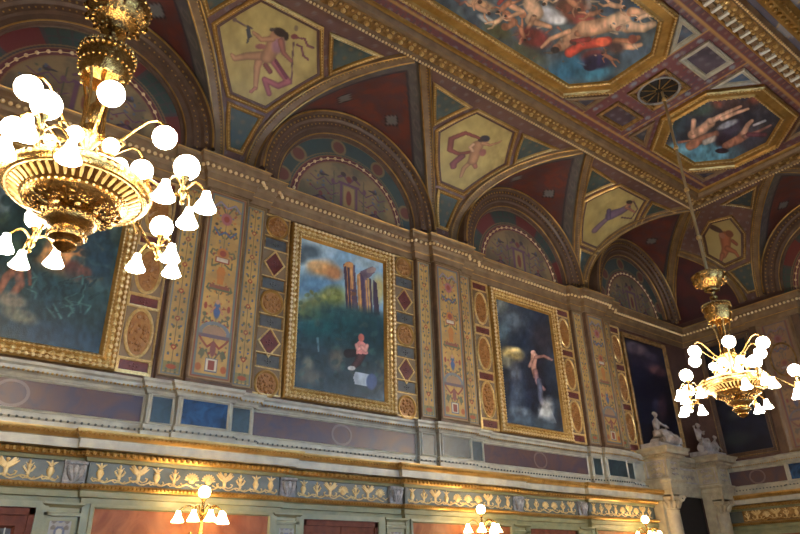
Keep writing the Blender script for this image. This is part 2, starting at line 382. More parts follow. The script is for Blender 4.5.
# cells above the lunettes
def cell(c, al, ar, flip=False, seed=0, flen=None, M=None, dep=C_IN):
    p, q = np.meshgrid(np.sin(np.linspace(-PI/2, PI/2, 121)), np.linspace(0, 1, 61), indexing='ij'); p = p.ravel(); q = q.ravel()
    a = np.where(p < 0, al, ar); u = p*a; s = np.sqrt(np.maximum(0, 1-p*p)); t = q*dep*(1-abs(p)); z = ZS+(ZC-ZS)*s
    P = np.stack([c+u, D-t, z], -1) if M is None else np.stack([L-t, c+u, z], -1)
    dg = (dep*(1-abs(p))-t)*.72; da = t
    pt = Pt(c+u, t, (108, 54, 42)); pt.noise(2.2, (86, 44, 38), .8, seed); pt.noise(5, (74, 52, 60), .5, seed+3, .5, .6)
    m = (dg < .27) | (da < .22); pt.mix(m*1., (88, 86, 82)); pt.noise(6, (70, 62, 64), .35*1, seed+5)
    e = np.minimum(abs(dg-.27), abs(da-.22)); pt.mix(np.clip((.03-e)/.01, 0, 1)*((dg > .2) & (da > .17)), (54, 50, 56))
    sp = .32; w_ = (np.where(dg < da, t, u))/sp; pt.mix(m*np.clip((.09-abs(np.hypot(w_-np.floor(w_)-.5, (np.minimum(dg, da)-.13)/sp)-.22))*12, 0, 1)*.6, (120, 110, 100))
    dx = np.minimum(abs(u-.62), abs(u+.62)); dd = dx/.17+abs(t-.75)/.2
    pt.mix((dd < 1)*1., (110, 112, 110)); pt.mix((abs(dd-1) < .12)*1., (40, 36, 40))
    i, j = np.meshgrid(np.arange(120), np.arange(60), indexing='ij')
    return struct(MB().add(P, np.stack([i*61+j, (i+1)*61+j, (i+1)*61+j+1, i*61+j+1], -1).reshape(-1, 4), pt.c).obj('ceiling_vault', PAINT))
for i, c in enumerate(CC): cell(c, ACL, ACL, seed=i)
cell(CR, AL4, C_IN, seed=7); cell(CE, AE, AE, seed=8, M=1)
# ribs along the groins
RIBP = [(0, 0), (0, .05), (.03, .06), (.05, .04), (.17, .04), (.2, .07), (.23, .07), (.25, 0)]
ntr = [0]
def trim(mb, m, **k): ntr[0] += 1; return struct(mb.obj('trim_%d' % ntr[0], m, **k))
def rib(c, a, M, side, th1=PI/2-.02):
    th = np.linspace(0.02, th1, 60); pts = np.stack([c+side*a*np.cos(th), RV*th], 1)
    sg = -1 if side > 0 else 1          # offset toward the fan
    prof = [(o*sg, h) for o, h in RIBP]
    trim(frame(MB(), pts, prof, M, closed=False), STUCCO)
    g = MB()
    for off in (.02, .215): q = pts+normals2(pts, False)*off*sg; g.tube(M(q[:, 0], q[:, 1], np.full(len(q), .065)), .016, 6)
    nn = normals2(pts, False); q = resample(pts+nn*.165*sg, .06, False); g.beads(M(q[:, 0], q[:, 1], np.full(len(q), .05)), .018, 5, 3)
    trim(g, GOLD)
for c in CC:
    for s in (-1, 1): rib(c, ACL, MV, s)
rib(CR, AL4, MV, -1); rib(CR, C_IN-.02, MV, 1); rib(CE, AE, MVE, 1); rib(CE, AE, MVE, -1)
rib(7.53, C_IN-.02, MVE, 1)
rib(10.4, 2.43, MVE, -1, math.acos(.586))
# dark red field under the small end arch
def lowfield():
    v, s = np.meshgrid(np.linspace(0.01, RV*math.acos(.6), 50), np.linspace(0, 1, 40), indexing='ij'); k = np.cos(v/RV)
    lo = 10.4-2.43*k; hi = 7.53+C_IN*k; u = (lo+(hi-lo)*s).ravel(); v = v.ravel()
    p = Pt(u, v, (80, 36, 36)); p.noise(3, (60, 34, 40), .8, 2)
    i, j = np.meshgrid(np.arange(49), np.arange(39), indexing='ij')
    return MB().add(MVE(u, v, np.full(len(u), .012)), np.stack([i*40+j, i*40+j+1, (i+1)*40+j+1, (i+1)*40+j], -1).reshape(-1, 4), p.c)
struct(lowfield().obj('ceiling_cove', PAINT))

# ceiling cornice round the flat ceiling
RECT = [(XW, 7.53), (CR, 7.53), (CR, 2.87), (XW, 2.87)]
trim(sweep(MB(), [(0, 9.46), (-.02, 9.36), (.04, 9.3), (.1, 9.31), (.13, 9.37), (.36, 9.40), (.38, 9.36), (.46, 9.37), (.5, 9.43), (.53, 9.5)], RECT), STUCCO, smooth=False)
g = MB(); beadrow(g, RECT, .07, 9.295, .075, .028); trim(g, PEARL)
g = sweep(MB(), [(.14, 9.385), (.14, 9.36), (.35, 9.385), (.35, 9.4)], RECT); trim(g, GOLDD, smooth=False)
g = MB(); beadrow(g, RECT, .2, 9.36, .26, .055); a = along(RECT, .3, .13); g.beads(np.column_stack([a, np.full(len(a), 9.375)]), .035)
trim(g, GOLDB)
g = MB()
for i in range(int(20/.26)):
    x = XW+.2+i*.26
    if x < CR-.4:
        g.box(x-.035, x+.035, 3.18, 3.37, 9.33, 9.4)
trim(g, MODIL, smooth=False)
g = MB()
for i in range(16): y = 3.25+i*.26; g.box(CR-.33, CR-.12, y-.07, y+.07, 9.345, 9.4)
for i in range(int(20/.26)):
    x = XW+.33+i*.26
    if x < CR-.4: g.box(x-.05, x+.05, 7.2, 7.41, 9.36, 9.4)
trim(g, GOLDD, smooth=False)
g = sweep(MB(), [(.53, 9.5), (.53, 9.45), (.58, 9.45), (.6, 9.5)], RECT); trim(g, GOLD, smooth=False)

# ------------------------------------------------------------------ trims of the walls
PB = []                                                    # upper plan path: pilaster groups break forward
for c in PIL: PB += [(c-.8, D), (c-.8, D-.12), (c-.38, D-.12), (c-.38, D-.24), (c+.38, D-.24), (c+.38, D-.12), (c+.8, D-.12), (c+.8, D)]
EP = [(L, D), (L, 7.86), (L-.12, 7.86), (L-.12, 6.5), (L, 6.5), (L, YN)]
UP = [(XW, D)]+PB+EP
z10 = lambda z, d: z*(1-d/10)
trim(sweep(MB(), [(0, 6.42), (.05, 6.42), (.06, 6.55), (.09, 6.58), (.1, 6.68), (.14, 6.72), (.15, 6.76), (.2, 6.78), (.24, 6.80), (.25, 6.84), (.255, 6.91), (.28, 6.93), (.29, 6.97), (.05, 6.98), (0, 6.98)], UP), STUCCO, smooth=False)
g = MB(); beadrow(g, UP, .21, 6.745, .105, .036); trim(g, PEARL)
g = MB()
for d, z in ((.07, 6.565), (.285, 6.95)): a, m = miter(UP); q = a+m*d; g.tube(np.column_stack([q, np.full(len(q), z)]), .013, 4)
trim(g, GOLD)
DP = [(XW, D)]
for c in PIL: DP += [(c-.84, D), (c-.84, D-.1), (c-.42, D-.1), (c-.42, D-.2), (c+.42, D-.2), (c+.42, D-.1), (c+.84, D-.1), (c+.84, D)]
DP += [(L, D), (L, 7.9), (L-.1, 7.9), (L-.1, 6.5), (L, 6.5), (L, YN)]
trim(sweep(MB(), [(0, 2.66), (.05, 2.66), (.07, 2.70), (.12, 2.74), (.13, 2.79), (.16, 2.82), (.16, 2.86), (.02, 2.9), (0, 2.9)], DP), CREAM, smooth=False)
g = MB(); beadrow(g, DP, .125, 2.735, .06, .018); trim(g, GOLD)
trim(sweep(MB(), [(0, 2.0), (.08, 2.0), (.08, 2.1), (.05, 2.13), (.05, 2.2), (.03, 2.22), (0, 2.22)], DP), CREAM, smooth=False)
g = MB(); a = along(DP, .09, .09); g.beads(np.column_stack([a, np.full(len(a), 2.12)]), .02, 5, 3); trim(g, BLUEP)
# lower entablature: sconce bays stand forward of the door bays
SBAYS = ((2.22, 5.08), (7.62, 10.4), (12.85, 15.3))
LP = [(XW, D-.1)]
for x0, x1 in SBAYS: LP += [(x0, D-.1), (x0, D-.2), (x1, D-.2), (x1, D-.1)]
LP += [(15.56, D-.1)]
LPE = [(18.49, D-.1), (L-.1, D-.1), (L-.1, YN)]
def lsweep(mb, prof): sweep(mb, prof, LP); return sweep(mb, prof, LPE)
def lbead(mb, d, z, sp, r): beadrow(mb, LP, d, z, sp, r); return beadrow(mb, LPE, d, z, sp, r)
trim(lsweep(MB(), [(0, 1.06), (.03, 1.06), (.04, 1.13), (.07, 1.14), (.08, 1.21), (.05, 1.24), (0, 1.24)]), GREEN, smooth=False)
g = MB(); lsweep(g, [(0, 1.235), (.08, 1.235), (.1, 1.27), (.06, 1.31), (0, 1.31)]); lbead(g, .1, 1.272, .055, .026); trim(g, GOLD)
trim(lsweep(MB(), [(0, 1.31), (.0, 1.31), (.0, 1.60), (0, 1.60)]), SLATE, smooth=False)
trim(lsweep(MB(), [(0, 1.60), (.05, 1.6), (.07, 1.65), (0, 1.65)]), GREEN, smooth=False)
g = MB(); lsweep(g, [(0, 1.65), (.1, 1.65), (.14, 1.70), (.1, 1.74), (0, 1.74)]); lbead(g, .135, 1.695, .085, .036); trim(g, GOLD)
trim(lsweep(MB(), [(0, 1.74), (.22, 1.745), (.22, 1.86), (.24, 1.87), (0, 1.87)]), CREAM, smooth=False)
g = MB(); lsweep(g, [(0, 1.87), (.24, 1.87), (.26, 1.9), (.29, 1.96), (.29, 1.98), (0, 2.0)]); lbead(g, .275, 1.925, .06, .022); trim(g, GOLD)
trim(lsweep(MB(), [(0, FLOOR), (.0, FLOOR), (.0, 1.07), (0, 1.07)]), GREEN, smooth=False)
trim(lsweep(MB(), [(0, FLOOR), (.04, FLOOR), (.04, FLOOR+.3), (0, FLOOR+.34)]), CREAM, smooth=False)

# ------------------------------------------------------------------ framed paintings
FPROF = [(0, 0), (0, .1), (.03, .13), (.06, .12), (.08, .09), (.15, .075), (.17, .09), (.2, .085), (.24, .03), (.25, .01)]
def painting(name, cx, hw, z0, z1, M, paint, label, fl, gm=GOLD, k=1.):
    base = M(np.array([cx]), np.array([z0]), np.array([0.]))[0]
    t = thing(name, base, label, 'painting')
    R = [(cx-hw, z0), (cx+hw, z0), (cx+hw, z1), (cx-hw, z1)]
    fr = frame(MB(), R, [(o*k, h*k) for o, h in FPROF], M).obj('frame', gm, t, smooth=False); fr['label'] = fl
    b = MB(); framebeads(b, R, .045*k, .125*k, .085*k, .03*k, M); b.obj('bead_edge', PEARL if k == 1 else GOLDD, fr)
    b = MB(); framebeads(b, R, .115*k, .085*k, .12*k, .042*k, M); framebeads(b, R, .115*k, .085*k, .06*k, .018*k, M); framebeads(b, R, .195*k, .085*k, .06*k, .02*k, M); b.obj('leaf_carving', GOLDB if k == 1 else gm, fr)
    f = .22*k; g = grid(MB(), cx-hw+f, cx+hw-f, z0+f, z1-f, .016, M, paint, .02); g.obj('canvas', CANVAS, t)
    return t
def rectq(cx, hw, z0, z1, f=.25): return [(cx-hw+f, z1-f), (cx+hw-f, z1-f), (cx+hw-f, z0+f), (cx-hw+f, z0+f)]
PZ0, PZ1 = 2.92, 6.36
def tree(p, x, y, r, n, c1, c2, s):
    q = np.random.default_rng(s)
    for _ in range(n):
        a, b = q.normal(0, r*.5, 2); p.ell(x+a, y+b, r*q.uniform(.2, .4), r*q.uniform(.15, .3), c1 if q.random() < .6 else c2, q.uniform(0, 3), .4, .85)
def paint_jungle(u, v):
    X, Y = homog(rectq(1.12, 1.23, PZ0, PZ1), [(-16, -110), (373, 12), (258, 490), (-178, 415)])(u, v)
    p = Pt(X, Y, (48, 66, 64)); p.noise(.012, (32, 52, 52), .9, 1); p.noise(.03, (74, 92, 82), .6, 5, .5, .7)
    p.ell(190, 230, 90, 75, (186, 128, 78), .3, .6); p.ell(140, 215, 40, 30, (196, 140, 84), 0, .8); p.ell(120, 60, 160, 90, (120, 138, 150), .2, 1)
    tree(p, 275, 240, 62, 46, (40, 62, 74), (58, 84, 88), 1); tree(p, 255, 170, 50, 26, (46, 68, 76), (36, 52, 60), 2); tree(p, 60, 130, 80, 50, (34, 54, 54), (58, 78, 66), 3)
    p.ell(195, 262, 26, 28, (96, 62, 58), 0, .5); p.ell(225, 270, 24, 20, (104, 70, 60), 0, .5)
    p.ell(130, 320, 130, 60, (38, 66, 70), .2, .7); p.ell(100, 400, 170, 60, (34, 56, 62), .1, .8); p.ell(160, 450, 150, 40, (36, 60, 76), .2, .8)
    for i in range(26):
        q = np.random.default_rng(i); x, y = q.uniform(60, 250), q.uniform(280, 400); p.st([(x, y), (x+q.uniform(-30, 30), y-q.uniform(15, 40)), (x+q.uniform(-60, 60), y-q.uniform(-5, 40))], 4, (64, 98, 96) if i % 2 else (30, 52, 58), 1)
    p.st([(38, 245), (45, 300), (20, 330)], 16, (130, 86, 66), 10); p.st([(45, 250), (5, 280), (-15, 320)], 15, (140, 92, 70), 9); p.st([(40, 240), (70, 255), (72, 300)], 7, (120, 80, 64), 5); p.ell(45, 225, 13, 15, (70, 44, 36))
    p.ell(20, 345, 40, 22, (118, 110, 96), .3, .6); p.ell(40, 385, 50, 20, (96, 98, 84), .3, .7)
    p.noise(.06, (24, 44, 56), .35, 9, .5, .75); return brush(p, .09, .32)
def paint_ruin(u, v):
    X, Y = homog(rectq(6.34, 1.22, PZ0, PZ1), [(50, 55), (268, 113), (262, 498), (30, 467)])(u, v)
    p = Pt(X, Y, (128, 162, 182)); p.noise(.018, (168, 186, 190), .7, 2); p.ell(72, 92, 26, 20, (80, 98, 108), .3, .8); p.ell(50, 110, 14, 20, (90, 106, 112), .3, .8)
    p.ell(105, 140, 34, 24, (206, 152, 94), -.2, .9); p.ell(85, 130, 22, 14, (214, 170, 116), 0, .8); p.ell(135, 150, 22, 20, (186, 130, 84), 0, .8); p.ell(85, 190, 60, 30, (96, 132, 160), .1, .9)
    p.ell(100, 245, 64, 30, (138, 136, 72), -.25, .8); p.ell(70, 262, 40, 22, (150, 140, 72), -.2, .8); p.ell(130, 215, 36, 26, (122, 128, 70), -.4, .8); p.ell(252, 190, 18, 40, (182, 172, 116), .1, .8)
    p.poly([(160, 122), (176, 112), (192, 124), (194, 180), (200, 262), (170, 262)], (92, 74, 88)); p.poly([(162, 125), (176, 116), (186, 126), (188, 186), (180, 190), (183, 250), (172, 250), (168, 180)], (186, 128, 76))
    p.poly([(196, 150), (212, 138), (214, 262), (200, 262)], (176, 132, 80)); p.poly([(205, 145), (214, 140), (222, 262), (211, 262)], (82, 68, 92))
    p.poly([(205, 140), (240, 122), (246, 140), (228, 158), (228, 262), (218, 262), (216, 160)], (108, 92, 104)); p.poly([(224, 158), (229, 156), (234, 256), (229, 262)], (186, 152, 96)); p.poly([(240, 160), (250, 170), (256, 262), (240, 262)], (70, 62, 84))
    for i in range(40):
        q = np.random.default_rng(i+50); x, y = q.uniform(40, 150), q.uniform(205, 275); p.ell(x, y, q.uniform(4, 10), q.uniform(3, 7), [(164, 158, 92), (104, 112, 62), (136, 140, 96), (84, 98, 72)][i % 4], q.uniform(0, 3), .4, .7)
    for x0, y0, y1, w_ in ((166, 130, 255, 3), (174, 122, 250, 3), (181, 135, 190, 3), (203, 155, 258, 3), (221, 165, 258, 2), (232, 160, 256, 2.5), (246, 172, 256, 3)): p.st([(x0, y0), (x0+3, y1)], w_, (206, 152, 94) if x0 % 2 else (70, 56, 72), w_)
    p.ell(176, 122, 12, 8, (196, 140, 84)); p.ell(236, 134, 14, 8, (150, 128, 120), -.4); p.ell(186, 205, 8, 6, (120, 84, 60))
    p.ell(180, 270, 110, 30, (54, 84, 84), .15, .9); p.ell(150, 330, 170, 60, (32, 76, 78), .1, .8); p.ell(120, 430, 190, 90, (44, 60, 66), .1, .6); m_ = p.c.copy(); p.noise(.05, (30, 48, 54), .5, 6, .5, .7); p.c = np.where((Y > 255)[:, None], p.c, m_)
    p.ell(235, 330, 50, 60, (26, 56, 64), 0, .9)
    p.st([(90, 335), (92, 370)], 4, (130, 160, 170), 2, a=.6); p.ell(140, 390, 18, 28, (96, 92, 80), 0, .9); p.ell(65, 405, 14, 18, (104, 104, 92), 0, .9); p.ell(70, 440, 30, 20, (86, 86, 78), 0, 1)
    for i in range(70):
        q = np.random.default_rng(i+150); x, y = q.uniform(25, 262), q.uniform(285, 480); p.ell(x, y, q.uniform(4, 13), q.uniform(3, 8), [(30, 58, 60), (58, 90, 84), (44, 70, 78), (74, 82, 74), (24, 40, 46)][i % 5], q.uniform(0, 3), .6, .55)
    p.st([(170, 372), (205, 368)], 12, (40, 30, 32), 8); p.st([(205, 372), (195, 395), (180, 410)], 12, (70, 44, 44), 7); p.ell(178, 412, 10, 6, (200, 196, 190))
    p.poly([(190, 345), (202, 332), (220, 346), (222, 372), (192, 372)], (206, 132, 124)); p.st([(192, 348), (196, 360), (206, 352)], 5, (214, 150, 136)); p.st([(220, 348), (216, 362), (206, 352)], 5, (220, 156, 140)); p.ell(205, 327, 8, 11, (176, 96, 84))
    p.poly([(188, 420), (224, 426), (232, 462), (186, 454), (182, 436)], (160, 170, 178)); p.ell(230, 446, 14, 22, (58, 76, 110), .1)
    return brush(p, .1, .2)
def paint_storm(u, v):
    X, Y = homog(rectq(11.58, 1.2, PZ0, PZ1), [(34, 66), (200, 116), (245, 497), (68, 470)])(u, v)
    p = Pt(X, Y, (42, 54, 72)); p.noise(.014, (30, 38, 54), .9, 3); p.noise(.03, (64, 74, 84), .5, 7, .5, .7)
    p.ell(50, 90, 22, 26, (120, 128, 124), .4, .9); p.ell(85, 135, 36, 40, (96, 104, 108), -.3, 1, .8); p.ell(60, 170, 20, 40, (86, 104, 108), 0, 1, .8)
    p.ell(85, 248, 34, 24, (196, 170, 104), .1, .8); p.ell(98, 235, 14, 10, (220, 196, 130), 0, .8); p.ell(70, 272, 26, 18, (120, 118, 100), .3, .9); p.ell(95, 310, 18, 34, (88, 94, 104), 0, .9); p.ell(95, 400, 22, 50, (70, 84, 100), .2, 1, .8)
    p.ell(180, 190, 36, 60, (72, 62, 66), 0, 1, .6); p.ell(160, 310, 30, 80, (36, 38, 52), 0, .9)
    p.st([(155, 250), (152, 280), (158, 318)], 11, (196, 148, 128), 7); p.st([(158, 300), (166, 340), (186, 360)], 8, (150, 112, 110), 5); p.st([(160, 255), (185, 250), (210, 262)], 6, (160, 116, 104), 4); p.st([(150, 262), (140, 285)], 5, (170, 128, 112)); p.ell(152, 240, 8, 8, (206, 160, 140)); p.st([(170, 330), (175, 390), (190, 420)], 8, (80, 84, 100), 10)
    p.poly([(160, 470), (185, 395), (198, 405), (225, 470)], (140, 150, 156), .8); p.ell(190, 430, 20, 40, (172, 176, 174), .2, .9); p.ell(115, 440, 32, 18, (110, 120, 126), .2, .9); p.ell(150, 470, 90, 24, (66, 80, 92), .2, .9); p.noise(.06, (30, 40, 58), .3, 9, .5, .75); return brush(p, .08, .35)
def paint_night(u, v):
    X, Y = homog(rectq(16.66, 1.1, PZ0, PZ1), [(65, 76), (212, 115), (300, 540), (130, 520)])(u, v)
    p = Pt(X, Y, (26, 30, 52)); p.noise(.012, (18, 20, 36), .9, 4); p.ell(110, 112, 42, 22, (118, 100, 106), .2, .9); p.ell(85, 95, 20, 14, (96, 84, 96), 0, .9); p.ell(170, 140, 30, 14, (84, 76, 92), .3, .9); p.ell(190, 190, 42, 20, (124, 84, 82), .35, .9); p.ell(120, 160, 50, 18, (48, 46, 66), .2, .9)
    p.ell(185, 335, 16, 26, (64, 68, 92), 0, .9); p.ell(215, 345, 20, 50, (84, 56, 60), 0, .9); p.ell(160, 430, 30, 60, (40, 44, 66), 0, 1); p.noise(.04, (16, 18, 34), .4, 8); return p.c
def paint_dusk(u, v):
    p = Pt(u*100, v*100, (26, 30, 48)); p.noise(.03, (18, 20, 34), .9, 5); p.ell(120, 420, 30, 14, (58, 62, 68), .3, .9); p.ell(150, 560, 40, 20, (60, 58, 74), .2, .9); p.ell(100, 350, 40, 20, (44, 50, 54), 0, .9); p.ell(135, 470, 12, 30, (70, 58, 60), .2, .9); return p.c
painting('framed_painting', 1.12, 1.23, PZ0, PZ1, ML, paint_jungle, 'gilt framed painting of blue green jungle foliage with an orange sky patch', 'broad gilt carved frame')
painting('framed_painting', 6.34, 1.22, PZ0, PZ1, ML, paint_ruin, 'gilt framed landscape painting with ruined columns and a seated figure in pink', 'broad gilt carved frame')
painting('framed_painting', 11.58, 1.2, PZ0, PZ1, ML, paint_storm, 'gilt framed dark blue stormy painting with white foam and pale standing figure', 'silvery gilt carved frame')
painting('framed_painting', 16.66, 1.08, PZ0+.14, PZ1-.05, ML, paint_night, 'dark navy painting with pale clouds at its top, above the corner portal', 'thin dull gilt frame', GOLDD, .55)
painting('framed_painting', 1.27, .78, PZ0+.05, PZ1, ME, paint_dusk, 'nearly black blue painting on the end wall behind the far chandelier', 'dull brown gilt frame', BROWN, .6)

# ------------------------------------------------------------------ medallion strips beside the paintings
def rosette_face(b, x, z, rx, rz, M, h):
    q = np.random.default_rng(int(abs(x*100+z*37)) % 9999); n = 34
    a = q.uniform(0, 2*PI, n); r = np.sqrt(q.uniform(0, .75, n))
    b.beads(M(x+rx*r*np.cos(a), z+rz*r*np.sin(a), np.full(n, h)), q.uniform(.018, .045, n)*rx/.2, 6, 4)
def oval(x, z, rx, rz, n=40, cut=False):
    a = 2*PI*np.arange(n)/n; return np.stack([x+rx*np.cos(a), z+rz*np.sin(a)], 1)
def disc(b, poly, M, h):
    P = ccw(poly); k = len(P); V = M(P[:, 0], P[:, 1], np.full(k, h)); return b.add(V, np.arange(k)[None])
RINGP = [(-.05, .032), (-.05, .045), (-.035, .06), (-.015, .06), (0, .045), (.005, .033)]
def roundel(x, z, rx, rz, M, label, group, gm):
    t = thing('wall_medallion', M(np.array([x]), np.array([z-rz]), np.array([.03]))[0], label, 'medallion', group)
    b = MB(); disc(b, oval(x, z, rx, rz), M, .035); rosette_face(b, x, z, rx, rz, M, .035); b.obj('relief_face', OCHRE, t)
    frame(MB(), oval(x, z, rx, rz), RINGP, M).obj('ring', gm, t)
def plaque(name, poly, M, label, cat, group, m, gm):
    P = np.array(poly); t = thing(name, M(P[:1, 0]*0+P[:, 0].mean(), P[:1, 0]*0+P[:, 1].min(), np.array([.03]))[0], label, cat, group)
    b = MB(); disc(b, P, M, .035); cx, cz = P.mean(0); b.beads(M(np.array([cx, cx-.05, cx+.05, cx, cx]), np.array([cz, cz, cz, cz-.04, cz+.04]), np.full(5, .035)), .02, 5, 3); b.obj('face', m, t)
    frame(MB(), P, [(-.025, .032), (-.025, .048), (0, .052), (.008, .034)], M).obj('border', gm, t, smooth=False)
def p_strip(u, v):
    p = Pt(u, v, (126, 104, 76)); p.noise(4, (104, 86, 68), .7, 2); return p.c
def strip(x, kind, M, where, hw=.27):
    t = thing('ornament_strip', M(np.array([x]), np.array([2.93]), np.array([0.]))[0], 'tall tan strip of medallions, '+where, 'ornament strip')
    grid(MB(), x-hw, x+hw, 2.93, 6.4, .1, M, p_strip, .03).obj('panel', PAINT, t)
    b = MB(); R = [(x-hw, 2.93), (x+hw, 2.93), (x+hw, 6.4), (x-hw, 6.4)]; frame(b, R, [(0, 0), (0, .05), (.02, .055), (.03, .03)], M)
    zs_ = [5.94, 5.67, 5.11, 4.85, 4.38, 4.12, 3.66, 3.4] if kind == 'd' else [6.18, 6.38, 5.3, 5.08, 4.22, 4.0, 3.17, 2.96]
    for z in zs_: frame(b, [(x-hw, z-.012), (x+hw, z-.012), (x+hw, z+.012), (x-hw, z+.012)], [(0, .03), (0, .05), (.012, .05)], M)
    b.obj('fillet', GOLDB, t, smooth=False)
    gm = GOLDB
    if kind == 'd':
        for z, n in ((6.17, 'topmost'), (4.62, 'middle'), (3.12, 'lowest')): roundel(x, z, .185, .2, M, '%s round ochre medallion in gilt ring %s' % (n, where), 'round medallions', GOLD)
        for z, n in ((5.39, 'upper'), (3.87, 'lower')): plaque('diamond_plaque', [(x-.19, z), (x, z-.245), (x+.19, z), (x, z+.245)], M, '%s red diamond plaque in pale border %s' % (n, where), 'plaque', 'red diamond plaques', REDP, GOLDB)
        for z, n in ((5.8, 'topmost'), (4.98, 'second from top'), (4.25, 'third from top'), (3.53, 'lowest')): plaque('blue_plaque', [(x-.22, z-.11), (x+.22, z-.11), (x+.22, z+.11), (x-.22, z+.11)], M, '%s grey blue bar plaque %s' % (n, where), 'plaque', 'grey blue bar plaques', BLUEP, GOLDD)
    else:
        for z, n in ((5.74, 'topmost'), (4.65, 'middle'), (3.59, 'lowest')): roundel(x, z, .17, .36, M, '%s oval ochre medallion in gilt ring %s' % (n, where), 'oval medallions', GOLDB)
        for z, n in ((6.28, 'topmost'), (5.19, 'second from top'), (4.11, 'third from top'), (3.06, 'lowest')): plaque('red_plaque', [(x-.22, z-.08), (x+.22, z-.08), (x+.22, z+.08), (x-.22, z+.08)], M, '%s red bar plaque %s' % (n, where), 'plaque', 'red bar plaques', REDP, GOLDB)
strip(2.62, 'o', ML, 'beside the jungle painting')
strip(4.82, 'd', ML, 'left of the ruined columns painting')
strip(7.85, 'd', ML, 'right of the ruined columns painting')
strip(10.1, 'o', ML, 'left of the stormy painting')
strip(13.06, 'o', ML, 'right of the stormy painting')
strip(15.25, 'o', ML, 'left of the dark navy painting', .22)

# ------------------------------------------------------------------ upper pilasters with painted grotesques
Z0P, Z1P = 2.98, 6.38
def border(p, hw, z0, z1, x=0):
    d = np.minimum(hw-abs(p.u-x), np.minimum(p.v-z0, z1-p.v))
    k = min(1., hw/.34); p.mix((d < .075*k)*1., (96, 106, 104)); p.mix((d < .042*k)*1., (122, 66, 48)); p.mix((d < .018)*1., (150, 120, 70)); p.noise(9, (110, 100, 80), .25, 1)
def p_centre(cx, seed):
    def f(u, v):
        x = abs(u-cx); p = Pt(u-cx, v, (180, 142, 78)); p.noise(3, (154, 120, 68), .7, seed); hw = .34
        q = Pt(x, v, (0, 0, 0)); q.c = p.c
        R, G, B, O, PK = (134, 62, 50), (90, 92, 68), (70, 90, 128), (170, 106, 50), (150, 90, 96)
        # scrolls and sprigs of foliage, mirrored on both sides of the axis
        for z in (6.1, 5.6, 5.2, 4.55, 3.95, 3.4):
            q.st([(.03, z-.1), (.1, z+.02), (.19, z+.05), (.22, z-.03), (.17, z-.07)], .013, G)
            for k in range(4): q.ell(.06+.05*k, z+.05*math.sin(k*2), .018, .026, G if k % 2 else R, .6)
        r = np.random.default_rng(3)
        for _ in range(46): q.ell(r.uniform(.05, .23), r.uniform(3.15, 6.2), .014, .02, [G, R, B, O][r.integers(4)], r.uniform(0, 3), .5, .85)
        q.st([(0, 3.2), (0, 6.2)], .008, G); q.ell(0, 5.88, .1, .12, PK); q.ell(0, 5.88, .05, .06, R); q.st([(0, 6.1), (.14, 6.2), (.24, 6.08)], .02, (130, 120, 140)); q.st([(0, 5.62), (.1, 5.54), (.2, 5.66)], .018, B); q.ell(.17, 5.74, .028, .028, (60, 56, 50))
        q.ell(0, 5.2, .11, .1, O); q.ell(0, 5.2, .06, .06, R); q.rect(-1, .13, 5.02, 5.13, R); q.rect(-1, .1, 5.04, 5.11, (190, 180, 165)); q.st([(.05, 5.0), (.17, 4.93), (.18, 5.05)], .014, G)
        q.poly([(-1, 4.62), (.05, 4.62), (.08, 4.85), (.04, 4.95), (-1, 4.95)], O); q.rect(-1, .17, 4.52, 4.6, (126, 74, 62)); q.rect(-1, .2, 4.5, 4.53, G)
        q.ell(0, 4.16, .06, .16, B); q.ell(0, 4.3, .035, .045, (190, 140, 110)); q.st([(.04, 4.2), (.1, 4.1)], .016, (176, 120, 96)); q.ell(.2, 4.2, .03, .06, R); q.ell(.2, 4.05, .03, .04, G)
        q.mix((abs(np.hypot(x/.24, (v-3.72)/.2)-1) < .14)*(v > 3.72)*1., (108, 116, 124)); q.mix((np.hypot(x/.2, (v-3.72)/.16) < 1)*(v > 3.72)*1., (150, 118, 92)); q.rect(-1, .26, 3.66, 3.72, (100, 84, 96))
        q.st([(0, 3.6), (.1, 3.5), (.2, 3.6), (.24, 3.66)], .016, R); q.ell(0, 3.48, .05, .13, (120, 76, 70)); q.ell(.17, 3.4, .04, .07, G)
        q.rect(-1, .1, 3.1, 3.32, (92, 98, 110)); q.rect(-1, .085, 3.115, 3.305, (196, 186, 160)); q.rect(-1, .06, 3.135, 3.285, R); q.ell(.21, 3.16, .05, .06, (158, 84, 44))
        p.c = q.c; border(p, hw, Z0P, Z1P); return p.c
    return f
def p_side(cx, hw, seed):
    def f(u, v):
        p = Pt(u-cx, v, (178, 140, 78)); p.noise(3, (152, 118, 68), .7, seed); x = abs(u-cx); G, R = (90, 88, 60), (140, 62, 44)
        k = (v-3.1)/.15; a = np.abs(k-np.floor(k)-.5); i = np.floor(k)
        p.mix((np.hypot((x-.045-.03*(i % 2))/.022, a*.15/.03) < 1)*1., G); p.mix((x < .007)*1., G)
        k2 = (v-3.2)/.48; b = (k2-np.floor(k2)-.5)*.48; p.mix((np.hypot(u-cx, b) < .042)*1., R); p.mix((np.hypot(u-cx, b) < .018)*1., (190, 150, 80)); p.mix((np.hypot(x-.07, abs(b)-.12) < .02)*1., (70, 84, 110))
        p.rect(-hw, hw, 3.05, 3.2, (98, 104, 70), .6); p.ell(0, 3.12, .08, .04, (150, 74, 44)); border(p, hw, Z0P, Z1P); return p.c
    return f
